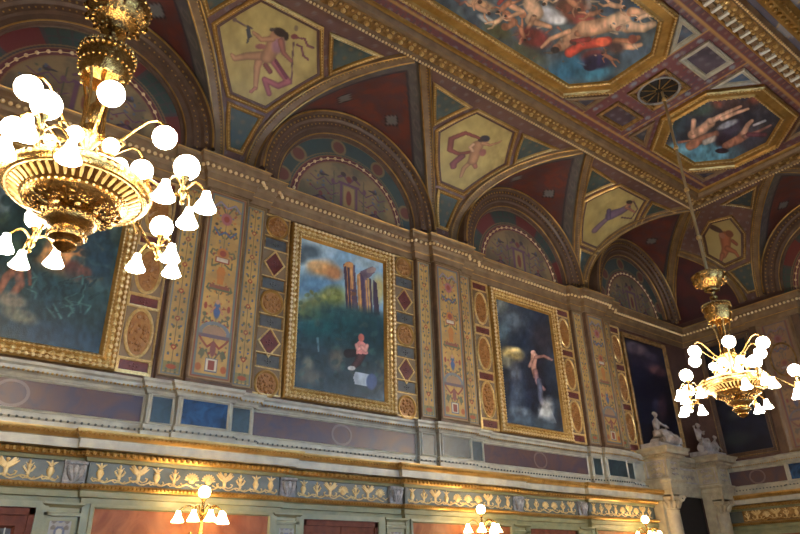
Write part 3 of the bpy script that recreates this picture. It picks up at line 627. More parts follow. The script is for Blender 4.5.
def pilaster(c, label, hasr=True):
    t = thing('painted_pilaster', (c, D-.1, 2.9), label, 'pilaster', 'painted pilasters')
    MB().box(c-.8, c+.8, D-.115, D, 2.9, 6.45).obj('shaft', BROWN, t, smooth=False)
    b = MB().box(c-.385, c+.385, D-.235, D-.1, 2.9, 6.45); b.obj('central_shaft', BROWN, t, smooth=False)
    for nm, x, hw, h, pf in (('central_panel', c, .34, .24, p_centre(c, 1)), ('side_panel', c-.59, .17, .12, p_side(c-.59, .17, 2)), ('side_panel', c+.59, .17, .12, p_side(c+.59, .17, 3))):
        o = grid(MB(), x-hw, x+hw, Z0P, Z1P, .012, ML, pf, h+.004).obj(nm, PAINT, t)
        R = [(x-hw, Z0P), (x+hw, Z0P), (x+hw, Z1P), (x-hw, Z1P)]
        frame(MB(), R, [(-.035, h), (-.035, h+.02), (-.015, h+.03), (0, h+.012), (.003, h)], ML).obj('panel_moulding', STUCCO, o, smooth=False)
pilaster(PIL[0], 'ochre pilaster painted with grotesques between the jungle and ruin paintings')
pilaster(PIL[1], 'ochre pilaster painted with grotesques between the ruin and stormy paintings')
pilaster(PIL[2], 'dim ochre pilaster painted with grotesques between the stormy and navy paintings')
def pil_end():
    t = thing('painted_pilaster', (L-.05, 7.18, 2.9), 'dim mauve panelled pilaster on the end wall beside its dark painting', 'pilaster')
    MB().box(L-.12, L, 6.5, 7.86, 2.9, 6.45).obj('shaft', BROWN, t, smooth=False)
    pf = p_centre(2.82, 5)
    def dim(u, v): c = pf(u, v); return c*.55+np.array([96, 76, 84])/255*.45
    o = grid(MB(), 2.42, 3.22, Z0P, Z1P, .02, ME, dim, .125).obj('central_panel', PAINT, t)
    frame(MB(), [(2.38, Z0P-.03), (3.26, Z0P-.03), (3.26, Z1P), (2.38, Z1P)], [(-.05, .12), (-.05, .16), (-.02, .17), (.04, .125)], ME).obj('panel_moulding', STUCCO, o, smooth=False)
    frame(MB(), oval(2.82, 5.3, .3, .42), RINGP, lambda u, v, h: ME(u, v, h+.12)).obj('ring', GOLDD, t)
pil_end()

# ------------------------------------------------------------------ lunettes
def p_lunette(c, kind, M1):
    def f(u, v):
        x = (u-c)/1.12; z = (v-ZS+.19)/1.12; r = np.hypot(x, z); th = np.arctan2(z, x); p = Pt(x, z, (140, 120, 86)); p.noise(2, (120, 102, 78), .7, 1)
        if kind == 'a': band, sq = (68, 82, 80), (108, 58, 52)
        else: band, sq = (74, 70, 68), (106, 50, 48)
        b = (r > 1.26); p.mix(b*1., band); p.noise(4, (58, 70, 70) if kind == 'a' else (62, 56, 56), .4, 5)
        s = th/(PI/6); k = abs(s-np.floor(s)-.5)
        if kind == 'a':
            for a in (20, 62, 100, 140, 165): p.ell(1.45*math.cos(math.radians(a)), 1.45*math.sin(math.radians(a)), .15, .15, (112, 70, 60)); p.ring(1.45*math.cos(math.radians(a)), 1.45*math.sin(math.radians(a)), .15, .025, (130, 112, 80))
        else:
            m = b & (r < 1.6) & (r > 1.3); i = np.floor(s) % 2; p.mix(m*(i == 0)*(k < .44)*1., sq); g = (np.abs((th/(PI/24)) % 1-.5) < .4) & (abs((r-1.3)/.15 % 1-.5) < .4); p.mix(m*(i == 1)*g*1., (58, 74, 68))
        inn = r < 1.1
        p.mix(((r > 1.1) & (r < 1.26))*1., (104, 58, 62))
        q = Pt(abs(x), z, (0, 0, 0)); q.c = p.c; G, R, B, V = (84, 86, 70), (116, 62, 54), (84, 92, 116), (104, 74, 92)
        q.rect(-1, .2, .05, .14, B); q.rect(.14, .2, .14, .62, V); q.rect(-1, .12, .16, .6, (150, 128, 84)); q.ell(0, .36, .06, .16, R); q.rect(-1, .24, .62, .68, V); q.st([(0, .7), (.12, .84), (.24, .76)], .022, V); q.ell(.13, .86, .06, .05, (70, 60, 60)); q.ell(0, .78, .06, .07, R)
        for z0 in (.3, .52): q.st([(.24, z0+.1), (.4, z0), (.56, z0+.12), (.7, z0), (.84, z0+.08)], .012, V)
        q.ell(.62, .14, .16, .05, V); q.st([(.5, .16), (.62, .22), (.78, .12)], .018, (70, 56, 66)); q.ell(.62, .26, .04, .05, R); q.ell(.6, .7, .06, .05, (64, 60, 62)); q.ell(.55, .7, .1, .02, (64, 60, 62)); q.st([(.34, .2), (.34, .86)], .008, G); q.ell(.36, .62, .04, .06, V); q.rect(0, 1.1, .0, .05, V)
        rr = np.random.default_rng(2)
        for _ in range(22): q.ell(rr.uniform(.28, .95), rr.uniform(.1, .8), .02, .028, [G, R, V, B][rr.integers(4)], rr.uniform(0, 3), .5, .8)
        p.c = q.c
        for rad in (1.11, 1.25, 1.62, 1.3): p.mix((abs(r-rad) < .012)*.8, (136, 112, 74))
        return p.c
    return f
def semi(c, r, n=56): a = np.linspace(0, PI, n); return np.stack([c+r*np.cos(a), ZS+r*np.sin(a)], 1)
def lunette(c, M, kind, label, a=2.17):
    k = a/2.17
    t = thing('lunette', M(np.array([c]), np.array([ZS]), np.array([0.]))[0], label, 'lunette')
    pf = p_lunette(c, kind, M); MM = (lambda u, v, h: M(c+(u-c)*k, v, h))
    patch(MB(), np.concatenate([[(c+1.68, 6.9)], semi(c, 1.68, 40), [(c-1.68, 6.9)]]), .024, MM, pf, .012).obj('painted_tympanum', PAINT, t)
    S = semi(c, 2.19)
    A = frame(MB(), S, [(0, 0), (0, .3), (.04, .33), (.09, .33), (.11, .25), (.2, .25), (.24, .2), (.36, .19), (.38, .13), (.47, .11), (.5, .04), (.54, .03), (.55, 0)], MM, closed=False).obj('archivolt', BROWN, t)
    g = MB(); q = S+normals2(S, False)*.065; g.tube(MM(q[:, 0], q[:, 1], np.full(len(q), .33)), .02, 6)
    q = S+normals2(S, False)*.48; g.tube(MM(q[:, 0], q[:, 1], np.full(len(q), .1)), .016, 6)
    q = resample(S+normals2(S, False)*.155, .07, False); g.beads(MM(q[:, 0], q[:, 1], np.full(len(q), .25)), .026, 5, 3); q = resample(S+normals2(S, False)*.3, .09, False); g.beads(MM(q[:, 0], q[:, 1], np.full(len(q), .19)), .02, 5, 3)
    g.obj('gilt_fillet', GOLD, A)
    b = MB(); q = semi(c, 1.32, 23)-[0, .19]; b.tube(MM(q[:, 0], q[:, 1], np.full(len(q), .014)), .008, 5); b.beads(MM(q[:, 0], q[:, 1], np.full(len(q), .02)), .036, 6, 4); b.obj('stud_row', PEARL, t)
lunette(CC[0]-.05, ML, 'b', 'arched lunette with red and green squares above the jungle painting')
lunette(CC[1], ML, 'a', 'arched lunette with blue green band above the ruined columns painting')
lunette(CC[2], ML, 'b', 'arched lunette with dim red band above the stormy painting')
lunette(16.5, ML, 'a', 'dark blue arched lunette in the far corner above the navy painting', 2.0)
lunette(D-CE, ME, 'b', 'dim arched lunette with grey studs on the end wall', 1.95)

# ------------------------------------------------------------------ panels of the vault
HEX = [(-.6, 80), (.6, 80), (1.09, 60.3), (.37, 34.6), (-.37, 34.6), (-1.06, 60.3)]
TRI = [(.92, 79.6), (1.8, 81.2), (1.27, 65)]
TRAP = [(-.28, 29), (.3, 29), (.1, 9.6), (-.1, 9.6)]
rad = lambda P, c, s=1, k=1.: [(c+s*x*k, RV*math.radians(t)) for x, t in P]
PPROF = [(-.08, .0), (-.08, .035), (-.06, .05), (-.04, .035), (-.02, .05), (0, .03), (.005, .008)]
FL = (164, 122, 92); HAIR = (52, 40, 40); PUR = (112, 66, 78); DFL = (150, 96, 84)
def fig_faun(p):
    p.st([(370, 215), (365, 420)], 4, (110, 84, 80)); p.ell(378, 140, 10, 16, (120, 104, 84)); p.ell(372, 185, 16, 14, (120, 64, 66)); p.st([(385, 190), (420, 195), (435, 230), (460, 240)], 5, PUR); p.st([(385, 225), (410, 240), (415, 280), (440, 300)], 5, PUR)
    p.st([(270, 300), (320, 370), (350, 410), (300, 430), (235, 400), (255, 465)], 17, (150, 88, 96), 13); p.st([(290, 310), (340, 390)], 8, (108, 56, 72)); p.st([(240, 330), (262, 362)], 12, (116, 70, 66))
    p.st([(215, 290), (200, 340), (190, 440)], 24, FL, 11); p.st([(190, 440), (165, 458)], 8, DFL); p.st([(230, 285), (150, 288), (90, 300), (75, 282)], 23, FL, 9)
    p.st([(285, 205), (270, 250), (250, 290)], 36, FL, 34); p.ell(300, 230, 30, 44, (150, 110, 122), .2, .5); p.st([(270, 200), (220, 205), (180, 170)], 16, FL, 9); p.st([(310, 210), (325, 270), (362, 310)], 15, DFL, 8)
    p.ell(290, 175, 30, 24, FL, -.2); p.ell(305, 165, 34, 22, HAIR, .5); p.ell(268, 152, 14, 10, (76, 66, 60)); p.ell(335, 185, 12, 22, HAIR); p.st([(170, 150), (85, 105)], 5, (104, 84, 84)); p.ell(85, 105, 11, 12, (110, 90, 86)); p.st([(150, 140), (165, 190)], 7, (66, 70, 80)); p.st([(145, 155), (155, 200), (150, 220)], 5, (66, 70, 80)); p.ell(215, 240, 26, 14, (140, 90, 84))
def fig_scarf(p):
    p.st([(215, 190), (150, 170), (100, 210), (95, 270), (130, 295), (180, 285)], 10, (124, 66, 62), 10); p.st([(140, 310), (105, 345), (105, 365)], 16, (120, 70, 76), 12); p.st([(200, 340), (150, 385), (133, 435)], 17, FL, 8); p.st([(195, 350), (212, 400)], 18, DFL, 12)
    p.st([(215, 240), (205, 300), (195, 350)], 32, FL, 28); p.ell(250, 295, 22, 28, (144, 92, 88)); p.st([(240, 225), (290, 235), (345, 210), (372, 190)], 13, FL, 6); p.st([(190, 235), (175, 255), (190, 280)], 9, (200, 160, 130)); p.ell(255, 200, 22, 22, FL); p.ell(250, 188, 30, 24, (48, 46, 60), -.2); p.ell(225, 205, 16, 10, (56, 44, 50))
def fig_bow(p):
    p.st([(330, 150), (420, 240), (400, 350), (300, 330)], 7, (92, 62, 66)); p.st([(130, 400), (190, 330), (250, 300)], 20, (120, 96, 110), 14); p.st([(210, 300), (270, 270), (310, 230)], 40, (112, 92, 112), 30); p.st([(200, 330), (180, 260)], 14, (96, 80, 100)); p.st([(300, 230), (370, 260), (410, 280)], 14, DFL, 8); p.st([(300, 220), (330, 150)], 14, FL, 8); p.ell(310, 185, 24, 26, DFL); p.ell(305, 172, 28, 20, HAIR)
def fig_pair(p):
    p.st([(230, 170), (230, 280), (200, 350)], 54, (150, 88, 60), 30); p.st([(240, 280), (330, 320), (400, 400)], 30, (146, 86, 58), 14); p.st([(190, 340), (170, 420)], 22, (140, 84, 60), 12); p.ell(160, 110, 50, 24, (70, 48, 44), .4); p.ell(270, 130, 40, 34, (110, 66, 50)); p.st([(300, 200), (350, 230)], 20, (130, 76, 56)); p.ell(200, 160, 24, 26, (150, 100, 80))
HPX1 = [(200, -8), (490, 140), (490, 375), (240, 530), (55, 480), (0, 125)]; HPX2 = [(235, 30), (470, 155), (430, 360), (185, 530), (45, 475), (20, 150)]
HPX3 = [(180, 30), (470, 180), (430, 380), (180, 530), (60, 480), (30, 190)]; HPXE = [(110, 60), (440, 110), (440, 370), (250, 460), (60, 330), (40, 90)]
def hexpaint(H, hpx, fig, c):
    Hm = homog(H, hpx)
    def f(u, v):
        X, Y = Hm(u, v); p = Pt(X, Y, (170, 152, 96)); p.noise(.008, (152, 134, 80), .8, 1); fig(p); return brush(p, .03, .14)
    return f
def vpanel(name, poly, M, paint, label, cat, group, gm, rim=True, step=.024):
    P = np.array(poly); b0 = M(P[:, 0].mean(keepdims=True), P[:, 1].min(keepdims=True), np.array([.0]))[0]
    t = thing(name, b0, label, cat, group)
    patch(MB(), P, step, M, paint, .012).obj('painted_field', PAINT, t)
    if rim:
        f = frame(MB(), P, [(0, .012), (.0, .022), (.05, .022), (.055, .012)], M, .12).obj('dark_rim', BROWN if 0 else MAUVE, t, smooth=False)
    fr = frame(MB(), P, PPROF, M, .12).obj('gilt_frame', gm, t)
    b = MB(); framebeads(b, P, -.04, .04, .06, .018, M); b.obj('bead_edge', GOLDB, fr)
def p_teal(col=(70, 84, 80)):
    def f(u, v):
        p = Pt(u, v, col); p.noise(3, (54, 66, 66), .8, 2); k = u/.22; m = v/.22; d = np.hypot(k-np.floor(k)-.5, m-np.floor(m)-.5); p.mix(np.clip((.26-d)*8, 0, 1)*.8, (104, 88, 66)); return p.c
    return f
hx = [(1, HPX1, fig_faun, 'yellow hexagon panel with a dancing faun holding staff and ribbons'), (2, HPX2, fig_scarf, 'yellow hexagon panel with a woman trailing a red scarf'), (3, HPX3, fig_bow, 'yellow hexagon panel with a small purple clad archer')]
where = ['between the jungle and ruin lunettes', 'between the ruin and stormy lunettes', 'between the stormy and corner lunettes']
for i, hpx, fg, lab in hx:
    c = FC[i]; H = rad(HEX, c)
    Hq = [H[k] for k in (0, 1, 2, 3, 4, 5)]
    vpanel('hexagon_panel', H, MV, hexpaint(Hq, hpx, fg, c), lab, 'ceiling panel', 'hexagon figure panels', GOLD)
    for s, nm in ((-1, 'left'), (1, 'right')): vpanel('triangle_panel', rad(TRI, c, s), MV, p_teal(), 'small teal triangle panel on the %s of the %s hexagon' % (nm, ['faun', 'scarf woman', 'archer'][i-1]), 'ceiling panel', 'teal triangle panels', GOLD, False, .04)
    vpanel('wedge_panel', rad(TRAP, c), MV, p_teal((64, 74, 68)), 'teal wedge panel below the %s hexagon' % ['faun', 'scarf woman', 'archer'][i-1], 'ceiling panel', 'teal wedge panels', GOLD, False, .04)
# the fan left of the jungle lunette, only its tip shows
for s in (1,): vpanel('triangle_panel', rad(TRI, FC[0], s), MV, p_teal(), 'small teal triangle panel above the jungle lunette', 'ceiling panel', 'teal triangle panels', GOLD, False, .06)
HE = [(7.92, 62), (7.05, 68), (6.95, 50), (7.33, 34), (7.92, 33), (8.24, 45)]
HEp = [(y, RV*math.radians(t)) for y, t in [(7.5, 69), (6.98, 66), (7.0, 50), (7.36, 33.4), (7.93, 32.5), (8.22, 45), (7.95, 61)]]
vpanel('hexagon_panel', HEp, MVE, (lambda Hm: (lambda u, v: (lambda p: (p.noise(.01, (150, 132, 84), .8, 1), fig_pair(p), p.c)[2])(Pt(*Hm(u, v), (160, 142, 92)))))(homog([HEp[0], HEp[2], HEp[3], HEp[4], HEp[5]], [(140, 60), (440, 110), (440, 370), (250, 460), (60, 330)])), 'yellow hexagon panel with an orange wrestling pair on the end wall vault', 'ceiling panel', 'hexagon figure panels', GOLDD)
vpanel('wedge_panel', [(y, RV*math.radians(t)) for y, t in [(7.85, 26), (7.25, 27), (7.42, 8), (7.62, 8)]], MVE, p_teal((60, 72, 74)), 'dim teal wedge panel below the wrestling pair hexagon', 'ceiling panel', 'teal wedge panels', GOLDD, False, .04)
vpanel('triangle_panel', [(y, RV*math.radians(t)) for y, t in [(6.75, 80), (5.95, 82), (6.35, 68)]], MVE, p_teal((58, 68, 74)), 'dim teal triangle panel above the wrestling pair hexagon', 'ceiling panel', 'teal triangle panels', GOLDD, False, .05)

# ------------------------------------------------------------------ flat ceiling: octagon paintings, coffers, rosette
OPROF = [(0, 0), (0, .08), (.04, .11), (.07, .09), (.1, .05), (.24, .055), (.28, .08), (.32, .06), (.34, .01)]
def paint_big(u, v):
    X, Y = homog([(6, 6.3), (10, 6.3), (10, 4.1), (6, 4.1)], [((441.1-440)*3.636, 6*3.636), ((581.6-440)*3.636, 93*3.636), ((673.3-440)*3.636, 30.3*3.636), ((531.2-440)*3.636, -83.1*3.636)])(u, v)
    p = Pt(X, Y, (74, 92, 106)); p.noise(.008, (52, 66, 78), .9, 1); p.noise(.02, (96, 110, 112), .5, 4, .5, .7)
    q = np.random.default_rng(5); F1, F2, F3 = (206, 160, 126), (176, 120, 90), (224, 186, 152)
    for _ in range(46):
        x, y = q.uniform(-700, 560), q.uniform(-700, 20)
        if y < .55*x-330 or y > .9*x+200: pass
        a = q.uniform(0, 6.28); l = q.uniform(50, 100); c1 = [F1, F2, F3, (140, 60, 52), (70, 84, 110), (196, 196, 200), (60, 60, 66)][q.integers(7)]
        p.st([(x, y), (x+l*math.cos(a), y+l*math.sin(a)), (x+l*1.5*math.cos(a+.6), y+l*1.5*math.sin(a+.6))], q.uniform(14, 26), c1, 7); p.ell(x-20*math.cos(a), y-20*math.sin(a), 13, 14, F2)
    p.ell(480, 245, 90, 40, (52, 104, 132), -.3, .8); p.ell(560, 262, 60, 26, (68, 130, 156), -.2, .8); p.ell(690, 20, 80, 50, (50, 84, 116), 0, .8); p.ell(640, 0, 60, 40, (40, 60, 80), 0, .8); p.ell(210, 110, 50, 28, (84, 88, 62), .5, .8); p.ell(320, 190, 70, 26, (80, 88, 74), .5, .9)
    p.ell(480, 30, 64, 46, (112, 62, 46), .2, .7); p.ell(520, 70, 50, 20, (150, 70, 60), .1, .6)
    p.ell(395, 52, 52, 30, (196, 200, 208), .3, .6); p.ell(430, 70, 30, 16, (214, 216, 220), .1, .6); p.ell(170, 70, 34, 12, (190, 192, 190), .5, .6); p.ell(150, 16, 50, 18, (200, 160, 120), .3, .7)
    p.st([(330, 10), (350, 45), (330, 70)], 30, F3, 22); p.st([(340, 62), (320, 100), (290, 156)], 11, F1, 5); p.st([(350, 80), (400, 95)], 12, F1, 8); p.ell(300, 50, 14, 14, F2); p.ell(340, 135, 62, 34, (118, 50, 48), .3, .6)
    p.st([(240, 50), (270, 80), (240, 100)], 16, F2, 10); p.ell(235, 95, 13, 14, (150, 100, 72)); p.st([(260, 20), (300, 40), (250, 60)], 12, F1, 6)
    p.st([(520, 98), (480, 130), (440, 165)], 24, F1, 20); p.ell(425, 172, 16, 15, F2); p.ell(418, 180, 16, 12, HAIR); p.st([(470, 112), (400, 140), (370, 170)], 10, F1, 6); p.st([(500, 120), (560, 110)], 12, F2, 12)
    p.st([(530, 105), (600, 88), (650, 78), (680, 92)], 30, F1, 26); p.st([(640, 80), (660, 70)], 34, F3); p.st([(690, 95), (740, 100), (775, 85)], 20, F3, 13); p.ell(700, 42, 22, 18, F2); p.st([(700, 40), (750, 45)], 16, F1, 12)
    p.st([(470, 190), (520, 160), (610, 148)], 18, (196, 78, 62), 18); p.ell(590, 150, 26, 16, (226, 104, 74)); p.st([(480, 150), (540, 140)], 9, (150, 60, 58)); p.ell(555, 200, 44, 22, (110, 60, 60), -.2, .6); p.ell(570, 222, 50, 26, (46, 44, 74), -.1, .5); p.ell(545, 240, 24, 16, (40, 40, 70))
    p.st([(640, 150), (690, 150), (720, 135)], 15, F2, 10); p.st([(660, 165), (700, 170), (730, 160)], 13, F1, 8); p.ell(700, 140, 16, 16, (130, 74, 58)); p.ell(640, 172, 30, 20, (84, 64, 62), 0, .7)
    for x, y, a, k, c_ in ((150, 30, .5, .62, F1), (235, 22, 2.4, .6, F2), (215, 70, -.6, .5, F3), (300, 118, 1.2, .5, F2), (560, 45, -.3, .55, F2), (640, 18, .2, .6, F1), (735, 60, 2.7, .5, F3), (480, 5, .8, .7, F2), (395, -20, 2., .7, F3), (120, -30, .9, .8, F1), (610, 205, -2.6, .45, F2), (-60, -80, .4, .9, F2), (-160, -190, 1.1, .9, F1), (40, -140, -.8, .9, F3), (230, -90, .3, .9, F1), (420, -120, 2.5, .9, F2), (560, -80, .9, .8, F3), (-300, -300, .2, 1, F2)): mini(p, x, y, a, k, c_)
    for _ in range(60):
        x, y = q.uniform(40, 780), q.uniform(-20, 290); c1 = [(150, 84, 70), (90, 110, 130), (196, 168, 140), (60, 56, 60), (104, 84, 70)][q.integers(5)]; p.st([(x, y), (x+q.uniform(-30, 30), y+q.uniform(-16, 16))], q.uniform(3, 8), c1, 2, a=.7)
    return brush(p, .045, .4)
def paint_small(u, v):
    X, Y = homog([(14.34, 6.35), (15.12, 5.68), (15.07, 4.75), (14.45, 3.95), (12.91, 4.03), (12.09, 4.83), (12.19, 5.63)], [((x-660)*5.34, (y-80)*5.34) for x, y in [(690, 162), (731, 160), (767, 141), (789, 114), (752, 89), (697, 94), (667, 115)]])(u, v)
    p = Pt(X, Y, (62, 66, 78)); p.noise(.01, (44, 46, 58), .9, 2); p.noise(.03, (84, 78, 84), .4, 6, .5, .7); p.ell(220, 390, 190, 60, (92, 146, 170), -.05, .7); p.ell(110, 370, 60, 40, (110, 160, 180), .2, .7); p.ell(80, 220, 60, 80, (60, 76, 84), 0, .9); p.ell(380, 110, 130, 50, (86, 70, 74), -.1, .9); p.ell(300, 130, 28, 20, (158, 84, 62), 0, .7); p.ell(445, 80, 34, 26, (44, 60, 96), 0, .7); p.ell(500, 100, 34, 26, (120, 74, 66), 0, .8); p.ell(230, 160, 70, 26, (74, 92, 88), -.3, .9)
    F1, F2 = (206, 164, 138), (168, 116, 92)
    p.st([(170, 290), (230, 260), (270, 225)], 24, F1, 26); p.st([(270, 220), (340, 180), (430, 138)], 17, F1, 8); p.st([(330, 205), (400, 175), (470, 152)], 13, F1, 7); p.st([(180, 215), (175, 280)], 14, F1, 12); p.st([(160, 350), (220, 315), (300, 285)], 24, F2, 18); p.ell(180, 340, 26, 24, F2); p.st([(240, 330), (290, 310)], 16, (200, 190, 180)); p.ell(380, 250, 70, 34, (70, 66, 84), -.4, .5); p.ell(360, 235, 56, 16, (150, 156, 170), -.4, .6); p.ell(340, 320, 50, 34, (54, 46, 60), -.3, .6)
    p.st([(350, 350), (420, 315), (450, 290)], 20, F2, 26); p.st([(445, 285), (465, 240), (490, 215)], 17, F1, 10); p.st([(450, 300), (520, 275), (590, 240)], 12, (150, 110, 100), 6); p.st([(470, 290), (560, 290)], 12, (104, 60, 70)); p.ell(330, 376, 36, 14, (50, 40, 52)); p.st([(100, 330), (160, 320)], 8, F2, 4); p.st([(500, 240), (560, 215)], 7, (180, 184, 196)); return brush(p, .05, .4)
def mini(p, x, y, a, k, c):
    d = np.array([math.cos(a), math.sin(a)]); n = np.array([-d[1], d[0]]); o = np.array([x, y], float); c = np.array(c)
    p.st([o-d*34*k, o-d*75*k+n*18*k, o-d*105*k+n*8*k], 11*k, c*.85, 6*k); p.st([o-d*30*k, o-d*62*k-n*22*k, o-d*98*k-n*34*k], 12*k, c, 6*k)
    p.st([o+d*22*k, o+d*40*k+n*34*k, o+d*66*k+n*46*k], 7*k, c*.95, 4*k); p.st([o+d*20*k, o+d*28*k-n*34*k, o+d*4*k-n*52*k], 7*k, c*.85, 4*k)
    p.st([o-d*32*k, o-d*6*k+n*3*k, o+d*24*k], 18*k, c, 16*k); p.ell(*(o+d*46*k), 12*k, 12*k, c*.95); p.ell(*(o+d*53*k+n*3*k), 11*k, 10*k, (60, 42, 36))
def octa(x0, x1, y0, y1, cx_, cy_): return [(x0+cx_, y0), (x1-cx_, y0), (x1, y0+cy_), (x1, y1-cy_), (x1-cx_, y1), (x0+cx_, y1), (x0, y1-cy_), (x0, y0+cy_)]
def ceilpaint(poly, pf, label, off):
    P = np.array(poly); t = thing('ceiling_painting', (P[:, 0].mean(), P[:, 1].mean(), ZF-.12), label, 'ceiling painting')
    fr = frame(MB(), P, OPROF, MC).obj('octagonal_frame', GOLD, t, smooth=False)
    b = MB(); framebeads(b, P, .05, .11, .07, .028, MC); framebeads(b, P, .3, .075, .09, .026, MC); b.obj('bead_edge', GOLDB, fr)
    inn = ccw(P)+normals2(ccw(P))*.32; patch(MB(), inn, .024, MC, pf, .015).obj('canvas', CANVAS, t)
ceilpaint(octa(2.05, 10.48, 3.8, 6.6, .8, .75), paint_big, 'large octagonal ceiling painting of tumbling nudes and red drapery over blue', 0)
ceilpaint(octa(12.12, 15.42, 3.8, 6.6, .85, .85), paint_small, 'smaller octagonal ceiling painting of pale figures over turquoise sky beyond the rod', 0)
CPROF = [(0, 0), (0, .05), (.03, .065), (.06, .04), (.09, .045), (.11, .01)]
def p_coffer(col):
    def f(u, v): p = Pt(u, v, col); p.noise(3, (50, 44, 56), .7, 3); k = u/.24; m = v/.24; d = np.hypot(k-np.floor(k)-.5, m-np.floor(m)-.5); p.mix(np.clip((.3-d)*7, 0, 1)*.7, (104, 100, 108)); return p.c
    return f
def coffer(name, poly, label, group, col, gm):
    P = np.array(poly); t = thing(name, (P[:, 0].mean(), P[:, 1].mean(), ZF-.06), label, 'coffer', group)
    patch(MB(), P, .05, MC, p_coffer(col), .012).obj('painted_field', PAINT, t); frame(MB(), P, CPROF, MC).obj('moulded_frame', gm, t, smooth=False)
rc = lambda a, b, c, d: [(a, c), (b, c), (b, d), (a, d)]
coffer('ceiling_coffer', rc(10.78, 11.76, 3.82, 4.48), 'rectangular ceiling coffer in pale frame nearest the white modillion row', 'ceiling coffers', (78, 70, 84), CREAM)
coffer('ceiling_coffer', rc(10.86, 11.8, 5.98, 6.58), 'rectangular ceiling coffer in gilt frame near the long wall cornice', 'ceiling coffers', (66, 50, 58), GOLDD)
coffer('corner_coffer', [(9.72, 3.8), (10.48, 3.8), (10.48, 4.5)], 'triangular blue coffer beside the large octagon on the near side', 'triangular coffers', (72, 88, 108), CREAM)
coffer('corner_coffer', [(9.8, 6.62), (10.52, 6.62), (10.52, 5.98)], 'triangular dark coffer beside the large octagon by the long wall', 'triangular coffers', (62, 66, 78), STUCCO)
coffer('corner_coffer', [(12.12, 3.8), (12.85, 3.8), (12.12, 4.55)], 'triangular blue coffer beside the smaller octagon on the near side', 'triangular coffers', (66, 86, 112), CREAM)
coffer('corner_coffer', [(12.12, 6.62), (12.85, 6.62), (12.12, 5.9)], 'triangular dark coffer beside the smaller octagon behind the rod', 'triangular coffers', (58, 60, 74), STUCCO)
coffer('corner_coffer', [(15.42, 6.62), (14.7, 6.62), (15.42, 5.9)], 'triangular dark coffer by the far ceiling corner', 'triangular coffers', (54, 54, 68), STUCCO)
coffer('corner_coffer', [(15.42, 3.8), (14.7, 3.8), (15.42, 4.5)], 'triangular coffer of the smaller octagon toward the end wall', 'triangular coffers', (60, 54, 66), STUCCO)
def rosette():
    t = thing('ceiling_rosette', (11.28, 5.25, ZF-.08), 'round black pierced rosette in square frame where the far rod hangs', 'rosette')
    frame(MB(), rc(10.8, 11.76, 4.78, 5.72), CPROF, MC).obj('moulded_frame', GOLDD, t, smooth=False)
    disc(MB(), oval(11.28, 5.25, .4, .4), MC, .015).obj('dark_grille', DARK, t)
    b = MB()
    for k in range(10): a = k*PI/5; b.tube([(11.28+.07*math.cos(a), 5.25+.07*math.sin(a), ZF-.03), (11.28+.38*math.cos(a), 5.25+.38*math.sin(a), ZF-.03)], .014, 5)
    b.obj('spoke', GOLDD, t); frame(MB(), oval(11.28, 5.25, .4, .4), RINGP, MC).obj('ring', LILAC, t)
rosette()
def near_gilt():
    b = sweep(MB(), [(0, 0), (0, -.05), (.06, -.1), (.2, -.12), (.28, -.06), (.36, -.02)], [(XW, 2.72), (L, 2.72)])
    b.V[0][:, 2] += 9.33; beadrow(b, [(XW, 2.72), (L, 2.72)], .12, 9.2, .16, .05); beadrow(b, [(XW, 2.72), (L, 2.72)], .26, 9.25, .1, .03)
    trim(b, GOLD)
near_gilt()

# ------------------------------------------------------------------ dado
trim(sweep(MB(), [(0, 2.2), (.015, 2.2), (.015, 2.68), (0, 2.68)], DP), CREAM, smooth=False)
DPROF = [(-.04, .014), (-.04, .035), (-.02, .045), (0, .03), (.004, .018)]
def dado(x0, x1, d, m, label, group, M=ML, ring=None, z0=2.245, z1=2.625):
    P = np.array(rc(x0, x1, z0, z1)); MM = lambda u, v, h: M(u, v, h+d)
    t = thing('marble_panel', MM(np.array([(x0+x1)/2]), np.array([z0]), np.array([.0]))[0], label, 'marble panel', group)
    b = MB(); disc(b, P, MM, .022); b.obj('slab', m, t, smooth=False)
    frame(MB(), P, DPROF, MM).obj('stone_border', CREAM, t, smooth=False)
    if ring: frame(MB(), oval(ring, (z0+z1)/2, .2, .17), [(-.02, .022), (-.02, .026), (.02, .026), (.02, .022)], MM).obj('inlaid_ring', RINGM, t)
bays = [(-.5, PIL[0]-.9, 1.12, 'the jungle painting'), (PIL[0]+.9, PIL[1]-.9, 6.36, 'the ruin painting'), (PIL[1]+.9, PIL[2]-.9, 11.6, 'the stormy painting')]
for x0, x1, rx, n in bays: dado(x0, x1, 0, PURPM, 'long purple marble dado panel with pale inlaid ring below '+n, 'long dado panels', ring=rx)
nm = ['bright blue', 'dark blue green', 'dark green']
for i, c in enumerate(PIL):
    n = ['between the jungle and ruin paintings', 'between the ruin and stormy paintings', 'between the stormy and navy paintings'][i]
    cm = [BLUEM, DGREENM, DGREENM][i]
    dado(c-.36, c+.36, .2, cm, '%s marble dado panel under the pilaster centre %s' % (nm[i], n), 'pilaster dado panels')
    dado(c-.79, c-.49, .1, DGREENM, 'narrow dark dado panel under the pilaster, nearer side, '+n, 'pilaster dado panels')
    dado(c+.49, c+.79, .1, DGREENM, 'narrow dark dado panel under the pilaster, farther side, '+n, 'pilaster dado panels')
dado(.55, 2.05, 0, PURPM, 'dim purple dado panel with ring on the end wall', 'end wall dado panels', ME, 1.3)
dado(2.2, 3.4, .1, BLUEM, 'dim blue dado panel on the end wall beyond its purple one', 'end wall dado panels', ME)

